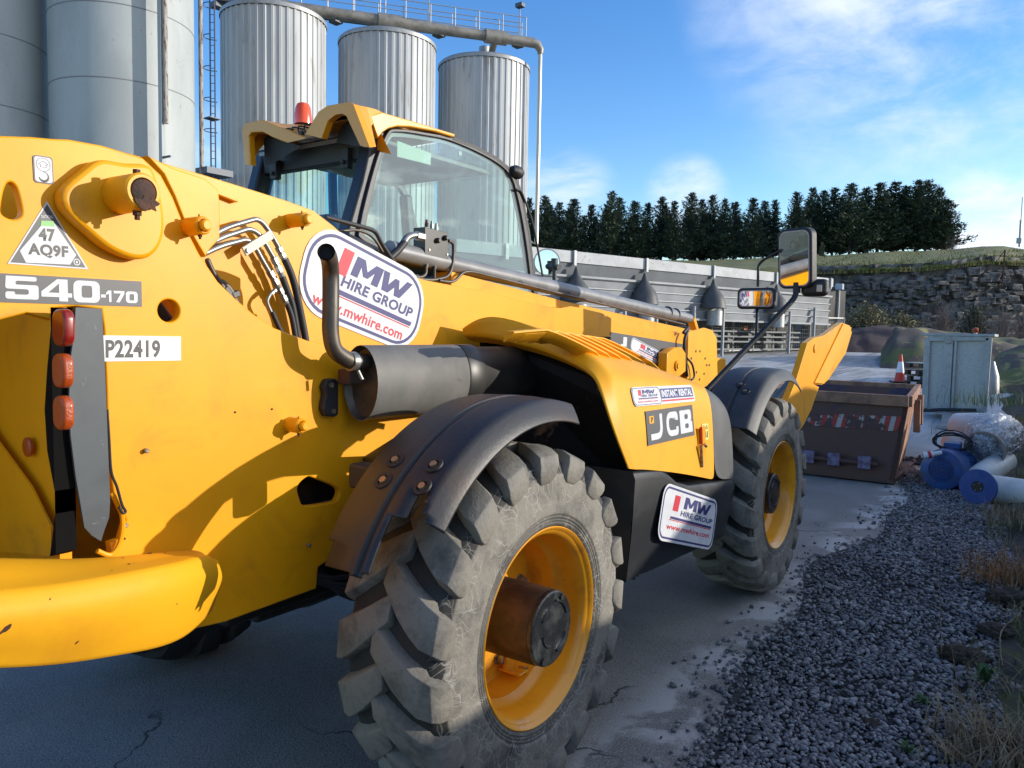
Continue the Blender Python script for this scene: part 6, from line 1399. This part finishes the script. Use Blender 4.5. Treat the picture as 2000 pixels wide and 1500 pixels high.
# soil heaps
def heap(name, pts_, d0, d1, m_, label):
    vs = []; fs = []; n = len(pts_); rows_ = 26; K = []
    for i in range((n-1)*14+1):
        px = pts_[0][0]+(pts_[-1][0]-pts_[0][0])*i/((n-1)*14); K.append((px, interp(px, pts_)))
    for j in range(rows_+1):
        t = j/rows_; d = d0+(d1-d0)*t; prof_ = math.sin(math.pi*min(1, t*1.0))**.8 if 0 < t < 1 else 0
        for (px, py) in K:
            zt = PD(px, py, (d0+d1)/2).z; zg = gz(d)-.05; p = PD(px, 700, d); p.z = zg+(zt-zg)*prof_+ (.22*noise.noise(V((p.x*.5, p.y*.5, 0)))+.10*noise.noise(V((p.x*1.6, p.y*1.6, 2))))*(1 if 0 < t < 1 else 0); vs.append(tuple(p))
    w_ = len(K)
    for j in range(rows_):
        for i in range(w_-1): fs.append((j*w_+i, j*w_+i+1, (j+1)*w_+i+1, (j+1)*w_+i))
    me = bpy.data.meshes.new(name); me.from_pydata(vs, [], fs); me.shade_smooth(); o = link(name, me, m_); o['kind'] = 'structure'; return o
heap('soil_heap', [(1540,680),(1600,655),(1650,641),(1710,637),(1760,640),(1830,655),(1880,680)], 38, 46, mat('purple_brown_soil', (.085,.055,.056), .95, col2=(.055,.040,.042), nscale=.9, bump=1, bscale=6), None)
heap('soil_heap', [(1720,690),(1745,648),(1800,640),(1860,650),(1900,655),(1950,662),(2050,668),(2200,668)], 27, 36, mat('grassy_soil', (.085,.068,.056), .95, col2=(.12,.13,.045), nscale=.8, nrange=(.48,.6), col3=(.26,.24,.09), n3=(1.5,.54,.66), bump=1, bscale=6), None)
heap('soil_heap', [(1930,720),(1950,690),(1990,678),(2060,670),(2200,668)], 19, 25, mat('grassy_soil', (0,0,0)), None)
# ================================================================ SKIP
skm = mat('rusty_purple_skip_paint', (.115,.052,.038), .6, .1, col2=(.05,.032,.065), nscale=2.0, nrange=(.50,.66), col3=(.13,.055,.03), n3=(5,.52,.62), bump=.3, bscale=40)
sko = mat('sunlit_skip_rust', (.36,.18,.10), .75, col2=(.18,.09,.06), nscale=5, bump=.4, bscale=40)  # rim and lug rust, lightened in colour so the right side looks sunlit
sx = 7.25; zt = PX(1778, 780, sx).z
fbr = PZ(1745, 945, 0.02); ftr = PX(1776, 784, sx-.06)
t = thing('waste_skip', (8.3, -.25, 0), 'rusty purple brown waste skip with torn red and white stripes behind the front wheel', 'skip')
W0 = 1.75; L0 = 2.0; y0 = fbr.y; y0t = ftr.y; zt = ftr.z
_fc = PZ(1793, 752, ftr.z+.05); xt1 = _fc.x; dyf = _fc.y-ftr.y; xb0, xb1, xt0 = fbr.x, xt1-.45, ftr.x; print('skip', xt0, xt1, y0t)
y1 = y0+W0-.1; y1t = y0t+W0+.0; th = .05
def quadp(name, pts_, off, m_, p_=t, **k): return MB().prism([V(q) for q in pts_], off).build(name, m_, p_, **k)
quadp('end_panel', [(xb0,y0,.02),(xb0,y1,.02),(xt0,y1t,zt),(xt0,y0t,zt)], (th,0,0), skm)
quadp('end_panel', [(xb1,y0+dyf*.8,.02),(xb1,y1+dyf*.8,.02),(xt1,y1t+dyf,zt),(xt1,y0t+dyf,zt)], (-th,0,0), skm)
quadp('side_panel', [(xb0,y0,.02),(xb1,y0+dyf*.8,.02),(xt1,y0t+dyf,zt),(xt0,y0t,zt)], (0,th,0), sko)
quadp('side_panel', [(xb0,y1,.02),(xb1,y1+dyf*.8,.02),(xt1,y1t+dyf,zt),(xt0,y1t,zt)], (0,-th,0), skm)
quadp('floor_panel', [(xb0,y0,.02),(xb0,y1,.02),(xb1,y1,.02),(xb1,y0,.02)], (0,0,.04), skm)
b = MB()
for (a, c) in (((xt0,y0t),(xt0,y1t)), ((xt1,y0t+dyf),(xt1,y1t+dyf)), ((xt0,y0t),(xt1,y0t+dyf)), ((xt0,y1t),(xt1,y1t+dyf))):
    b = MB().bar((a[0]-.02, a[1], zt+.0), (c[0]+.02, c[1], zt+.0), .07, .12); b.build('rim', sko, t, bevel=.008)
MB().tube([(xb0-.03, y0+.16, .22), (xb0-.03, y1-.2, .22)], .025, 10).build('lifting_bar', skm, t)
lil = mat('lilac_lug_paint', (.22,.18,.26), .6, col2=(.12,.06,.10), nscale=16)
for px in (1578, 1628, 1688):
    p = PX(px, 907, xb0-.05); MB().box((xb0-.045, p.y, .23), (.06, .13, .14)).build('bar_lug', lil, t, bevel=.008)
# striped tape
def se(px, py): # point on sloping end panel
    p = PX(px, py, xb0); f = p.z/zt; return PX(px, py, xb0+(xt0-xb0)*f-.004)
tape = mat('torn_white_tape', (.40,.36,.32), .6, col2=(.09,.042,.034), nscale=9, nrange=(.46,.51)); tapr = mat('torn_red_tape', (.40,.04,.03), .6, col2=(.09,.042,.034), nscale=9, nrange=(.47,.52))
for k in range(9):
    x0 = 1570+k*20.5
    for (a, m_) in ((0, tape), (10, tapr)):
        xa = x0+a; yt = 806+ (xa-1570)*.045; yb = yt+24+(k*.5); MB().prism([se(xa, yb), se(xa+10, yb), se(xa+17, yt), se(xa+7, yt)], (-.003,0,0)).build('warning_stripe', m_, t)
for f_ in (.25, .62):
    xq, yq = xt0+(xt1-xt0)*f_, y0t+dyf*f_-.06; MB().bar((xq, yq, zt-.02), (xq, yq-.01, zt-.40), .07, .05).build('side_lug', sko, t, bevel=.008)
# ================================================================ GALVANISED UNIT
t = thing('galvanised_steel_unit', (15, -1.2, .2), 'upright galvanised steel box unit with folded seam and foot, right of the cone', 'steel unit')
bx = 14.0; dd0 = depth((bx, -1, 0))
gm2 = mat('spangled_galvanised', (.50,.475,.43), .6, .1, col2=(.41,.39,.355), nscale=14, stretch=(1,1,4))
c = [PX(a, b_, bx) for a, b_ in ((1806,800),(1921,806),(1932,660),(1812,661))]
bl, br_, tr_, tl2 = c
MB().prism([bl, br_, tr_, tl2], (.9, 0, 0)).build('body', gm2, t, bevel=.01)
for (a, b_, w_) in ((bl, tl2, .10), (br_, tr_, .10), (tl2, tr_, .10), (bl, br_, .08), (bl.lerp(br_, .36), tl2.lerp(tr_, .36), .14), (bl.lerp(br_, .475), tl2.lerp(tr_, .475), .04)):
    MB().bar(a+V((-.03,0,0)), b_+V((-.03,0,0)), w_, .05, up=(1,0,0)).build('frame_bar', galv, t, bevel=.006)
MB().box(tl2.lerp(tr_, .5)+V((.45,0,.06)), (1.05, 1.15, .05)).build('lid', galv, t, bevel=.01)
MB().bar(tl2.lerp(tr_, .33)+V((-.10,0,-.05)), tl2.lerp(tr_, .5)+V((.1,0,.0)), .09, .1).build('hinge_arm', galv, t, bevel=.01)
f0 = PX(1850, 804, bx-.05); f1 = PZ(1846, 830, .16)
MB().bar(f0, (f1.x, f1.y, gz(depth(f1))), .13, .10).box((f1.x-.1, f1.y, gz(depth(f1))+.03), (.5,.22,.06)).build('foot', galv, t, bevel=.01)
a = PX(1790, 803, bx-.25); b_ = PX(1907, 801, bx-.25); o = MB().tube([a, a.lerp(b_, .4)+V((0,0,.02)), b_], .03, 10).build('black_pipe', hose, smooth=True); tag(o, 'thin black pipe lying across the bottom of the galvanised unit', 'pipe')
lf = PD(1905, 650, 24); tt = thing('orange_flasher', lf, 'small orange warning lamp standing above the galvanised unit', 'warning lamp')
MB().lathe([(0,.05),(.03,.08),(.10,.09),(.15,.06),(.16,0)], lf, (0,0,1), 16).build('lens', orng, tt, smooth=True); MB().tube([lf+V((0,0,-.5)), lf], .05, 8).build('stand', galv, tt); 
o = MB().tube([PD(1915, 655, 24), PD(1918, 618, 24)], .022, 6).build('rusty_rod', rust); tag(o, 'short rusty rod standing beside the orange lamp', 'rod')
MB2 = PD(1936, 735, 15.5); o = MB().tube([MB2+V((0,0,.3)), MB2+V((0,0,.0)), MB2+V((0,0,-.35))], [.05,.14,.16], 16).build('steel_drum_end', galv, smooth=True); tag(o, 'small rounded steel fitting sticking out right of the galvanised unit', 'fitting')
# ================================================================ CONE AND PALLETS
cdist = 21.5
cb = PD(1757, 748, cdist); cb.z = gz(cdist)+.004
t = thing('traffic_cone', cb, 'orange red traffic cone with white reflective sleeve standing in the yard', 'traffic cone')
hC = PD(1760, 692, cdist).z-cb.z
cred = mat('cone_red', (.72,.06,.03), .5); cwh = mat('cone_sleeve', (.8,.8,.82), .4)
MB().box(cb+V((0,0,.02)), (.44,.44,.04), Matrix.Rotation(.4, 3, 'Z')).build('base', blk, t, bevel=.01)
rb, rt_ = .145, .03
def rc(f): return rb+(rt_-rb)*f
MB().lathe([(.04,rb+.02),(.07,rc(.05)),(hC*.36,rc(.36))], cb, (0,0,1), 24).build('cone_body', cred, t, smooth=True)
MB().lathe([(hC*.36,rc(.36)+.004),(hC*.74,rc(.74)+.004)], cb, (0,0,1), 24).build('sleeve', cwh, t, smooth=True)
MB().lathe([(hC*.74,rc(.74)),(hC,rt_),(hC,.018)], cb, (0,0,1), 24).build('cone_top', cred, t, smooth=True)
woodm = mat('weathered_pallet_wood', (.10,.075,.055), .85, col2=(.05,.04,.032), nscale=6); woodl = mat('pale_pallet_wood', (.45,.44,.42), .7)
pb = PD(1829, 750, 20.5); pb.z = gz(20.5)
pl_lab = ['bottom pallet of the stack behind the cone', 'second pallet from the ground behind the cone', 'third pallet from the ground, beside the cone', 'top pallet of the stack with a pale board']
for k in range(4):
    z0 = pb.z+k*.145+(.06 if k == 3 else 0); off = V((random.uniform(-.06,.06), random.uniform(-.08,.08), 0)); t = thing('wooden_pallet', (pb.x+off.x, pb.y+off.y, z0), pl_lab[k], 'pallet', 'stacked pallets')
    a = YAW+.3+random.uniform(-.1,.1); Mr = Matrix.Rotation(a, 3, 'Z'); wm_ = woodm
    for j in range(7): MB().box(V((pb.x, pb.y, z0+.132))+off+Mr @ V((0, -.54+.18*j, 0)), (.95,.13,.022), Mr).build('top_board', woodl if (k == 3 and j in (5,6)) else wm_, t)
    for j in range(3): MB().box(V((pb.x, pb.y, z0+.011))+off+Mr @ V((-.42+.42*j, 0, 0)), (.10,1.2,.022), Mr).build('bottom_board', wm_, t)
    for i_ in range(3):
        for j in range(3): MB().box(V((pb.x, pb.y, z0+.07))+off+Mr @ V((-.42+.42*i_, -.53+.53*j, 0)), (.12,.12,.095), Mr).build('block', wm_, t)
# ================================================================ BLUE FANS AND WHITE PIPES
blue = mat('blue_motor_paint', (.014,.07,.24), .45, coat=.1, col2=(.02,.05,.15), nscale=7); blue2 = mat('blue_flange_plastic', (.014,.055,.22), .5, col2=(.025,.075,.26), nscale=9)
pvc = mat('ivory_pipe_plastic', (.72,.69,.61), .42, col2=(.60,.57,.50), nscale=5)
mc = PX(1842, 925, 7.15); 
t = thing('blue_motor_unit', (mc.x+.3, mc.y, .0), 'blue ribbed motor with coiled grey cable lying at the gravel edge', 'motor')
ax_ = V((-1, .22, .03)).normalized(); mcr = .215
mc = V((7.15, mc.y, max(mc.z, mcr+.02)))
MB().lathe([(-.50,.19),(-.16,.20),(-.15,.225),(.0,mcr),(.02,mcr),(.055,.21),(.07,.14),(.072,0)], mc, ax_, 40).build('housing', blue, t, smooth=True)
for k in range(6): MB().lathe([(.0735,.125-.02*k),(.078,.120-.02*k),(.0735,.115-.02*k)], mc, ax_, 32).build('grille_ring', mat('dark_blue_grille', (.008,.03,.14), .5), t, smooth=True)
for k in range(14): a = 2*math.pi*k/14; MB().bar(mc-ax_*.42+V((0, .2*math.cos(a), .2*math.sin(a))), mc-ax_*.17+V((0, .215*math.cos(a), .215*math.sin(a))), .012, .02).build('cooling_fin', blue, t)
MB().box(mc-ax_*.25+V((0,.0,.23)), (.22,.16,.10)).build('terminal_box', blue, t, bevel=.015)
pts_ = []
for k in range(70): a = k*.42; pts_.append(mc-ax_*.15+V((.02*math.sin(a*.3), -.02+(.17+.02*math.sin(a*.37))*math.cos(a), .27+(.10+.02*math.cos(a*.5))*math.sin(a)*.9+.0006*k)))
cab_ = MB().tube(smooth_path(pts_, 3), .0075, 6).build('coiled_cable', hose, smooth=True); tag(cab_, 'coil of dark grey cable resting on the blue motor', 'cable')
pg = PX(1815, 888, 7.0); o = MB().lathe([(-.12,.022),(-.04,.024),(-.03,.036),(.05,.036),(.06,.03)], pg, (-.3,.9,-.25), 16).build('white_plug', mat('plug_white', (.7,.68,.66), .4), smooth=True); MB().lathe([(-.015,.038),(.015,.038)], pg, (-.3,.9,-.25), 16).build('red_ring', redp, o, smooth=True); tag(o, 'white plug with a red ring lying on the left of the blue motor', 'plug')
fc = PX(1909, 955, 6.55); fax = V((-1, .30, .10)).normalized()
t = thing('flanged_pipe', (6.9, fc.y-.1, 0), 'ivory plastic pipe with round blue end flange, nearest on the gravel', 'pipe')
Rf = .17; fc.z = max(fc.z, .19)
MB().lathe([(-.03,.0),(-.03,Rf),(0,Rf),(.002,.055),(-.01,.055),(-.01,0)], fc, fax, 48).build('flange', blue2, t, smooth=True)
MB().lathe([(-.0,.052),(.003,.050),(.003,0)], fc, fax, 24).build('flange_boss', blkm, t, smooth=True)
for k in range(4): a = k*math.pi/2+.4; u_ = fax.cross(V((0,0,1))).normalized(); v_ = u_.cross(fax); MB().lathe([(0,.006),(.005,.006),(.005,0)], fc+fax*.003+(u_*math.cos(a)+v_*math.sin(a))*.038, fax, 6).build('flange_bolt', bolt, t)
pe = PX(2060, 1010, 6.0)
MB().tube(smooth_path([fc-fax*.045, fc-fax*.14+V((0,-.05,-.01)), V((fc.x+.15, fc.y-.32, .155)), V((fc.x+.05, fc.y-.62, .15)), V((fc.x-.1, fc.y-1.1, .16))], 7), .135, 28).build('pipe_bend', pvc, t, smooth=True)
MB().tube([V((fc.x+.11, fc.y-.46, .153)), V((fc.x+.06, fc.y-.60, .153))], .152, 28).build('pipe_collar', pvc, t, smooth=True)
c0 = PX(1900, 880, 7.9)
t = thing('white_pipe', (7.8, c0.y, 0), 'ivory plastic elbow pipe lying between the blue motor and the wrapped pipe', 'pipe')
MB().tube(smooth_path([PX(1862, 858, 8.1), PX(1880, 905, 7.8), PX(1895, 935, 7.3)+V((0,0,-.02)), PX(1925, 925, 7.3), PX(1960, 900, 7.9)], 7), .13, 26).build('pipe_body', pvc, t, smooth=True)
MB().tube([PX(1880, 880, 7.95), PX(1884, 912, 7.7)], .145, 26).build('pipe_collar', pvc, t, smooth=True)
t = thing('wrapped_pipe', (8.2, PX(1920,850,8).y, 0), 'short wide pipe elbow wrapped in crinkled clear plastic film, on top of the pipe heap', 'pipe')
wc = PX(1925, 876, 7.55); wax = V((-1, .22, -.25)).normalized()
MB().tube(smooth_path([wc, wc-wax*.25, wc-wax*.5+V((0,.05,.05)), PX(1870, 835, 8.3)], 6), .17, 30, caps=False).build('pipe_body', pvc, t, smooth=True)
MB().lathe([(-.04,.17),(.02,.205),(.04,.205),(.04,.18),(-.05,.16)], wc, wax, 36).build('pipe_mouth', mat('brownish_pipe_lip', (.30,.24,.21), .3), t, smooth=True)
MB().lathe([(-.02,.165),(-.021,0)], wc, wax, 30).build('mouth_film', mat('dull_foil', (.20,.22,.24), .25, .3, col2=(.55,.57,.58), nscale=14, nrange=(.5,.6), bump=1, bscale=16), t, smooth=True)
def film():
    M = bpy.data.materials.new('clear_plastic_film'); M.use_nodes = True; tt = M.node_tree; tt.nodes.remove(tt.nodes['Principled BSDF']); o_ = tt.nodes['Material Output']
    tr = tt.nodes.new('ShaderNodeBsdfTransparent'); tr.inputs[0].default_value = (.92,.93,.93,1); gl = tt.nodes.new('ShaderNodeBsdfGlossy'); gl.inputs['Roughness'].default_value = .12; gl.inputs[0].default_value = (.85,.86,.88,1); df = tt.nodes.new('ShaderNodeBsdfDiffuse'); df.inputs[0].default_value = (.6,.6,.6,1)
    m1 = tt.nodes.new('ShaderNodeMixShader'); m1.inputs[0].default_value = .45; tt.links.new(gl.outputs[0], m1.inputs[1]); tt.links.new(df.outputs[0], m1.inputs[2]); m2 = tt.nodes.new('ShaderNodeMixShader'); m2.inputs[0].default_value = .62; tt.links.new(tr.outputs[0], m2.inputs[1]); tt.links.new(m1.outputs[0], m2.inputs[2]); tt.links.new(m2.outputs[0], o_.inputs[0])
    tcn = tt.nodes.new('ShaderNodeTexCoord'); n = tt.nodes.new('ShaderNodeTexNoise'); n.inputs['Scale'].default_value = 14; n.inputs['Distortion'].default_value = 2.5; tt.links.new(tcn.outputs['Object'], n.inputs['Vector']); bn = tt.nodes.new('ShaderNodeBump'); bn.inputs['Strength'].default_value = 1; bn.inputs['Distance'].default_value = .05; tt.links.new(n.outputs['Fac'], bn.inputs['Height']); tt.links.new(bn.outputs[0], gl.inputs['Normal']); tt.links.new(bn.outputs[0], df.inputs['Normal']); return M
import bmesh as _b
bm = _b.new(); _b.ops.create_icosphere(bm, subdivisions=5, radius=1)
ctr = wc-wax*.34+V((0,.02,.03))
for v_ in bm.verts:
    n_ = v_.co.copy(); k = 1+.10*noise.noise(n_*3)+.09*abs(noise.noise(n_*7))+.05*noise.noise(n_*15); v_.co = V((n_.x*.40*k, n_.y*.26*k, n_.z*.25*k))
    v_.co = Matrix.Rotation(math.atan2(wax.y, wax.x), 3, 'Z') @ v_.co+ctr
me = bpy.data.meshes.new('film'); bm.to_mesh(me); bm.free(); me.shade_smooth(); link('plastic_film', me, film(), t)
def rag(px, py, x, s_, m_, label):
    c = PZ(px, py, .02); vs = []; fs = []; n = 16
    for i in range(n+1):
        for j in range(n+1):
            u_, v_ = i/n-.5, j/n-.5; e = 1-(2*max(abs(u_), abs(v_)))**6
            vs.append((c.x+u_*s_*1.8+.04*noise.noise(V((u_*5, v_*5, px))), c.y+v_*s_+.04*noise.noise(V((u_*5, v_*5, px+9))), .02+e*s_*.5*abs(noise.noise(V((u_*6, v_*6, px+3))))+.02*e))
    for i in range(n):
        for j in range(n): a = i*(n+1)+j; fs.append((a, a+1, a+n+2, a+n+1))
    me = bpy.data.meshes.new('rag'); me.from_pydata(vs, [], fs); me.shade_smooth(); o = link('rag', me, m_); tag(o, label, 'rag')
rag(1770, 922, 7.6, .22, mat('dirty_pink_cloth', (.22,.16,.14), .9), 'dirty pinkish crumpled rag on the ground right of the skip')
rag(1783, 904, 7.9, .24, mat('black_cloth', (.012,.012,.014), .9), 'black crumpled rag behind the pinkish one, right of the skip')
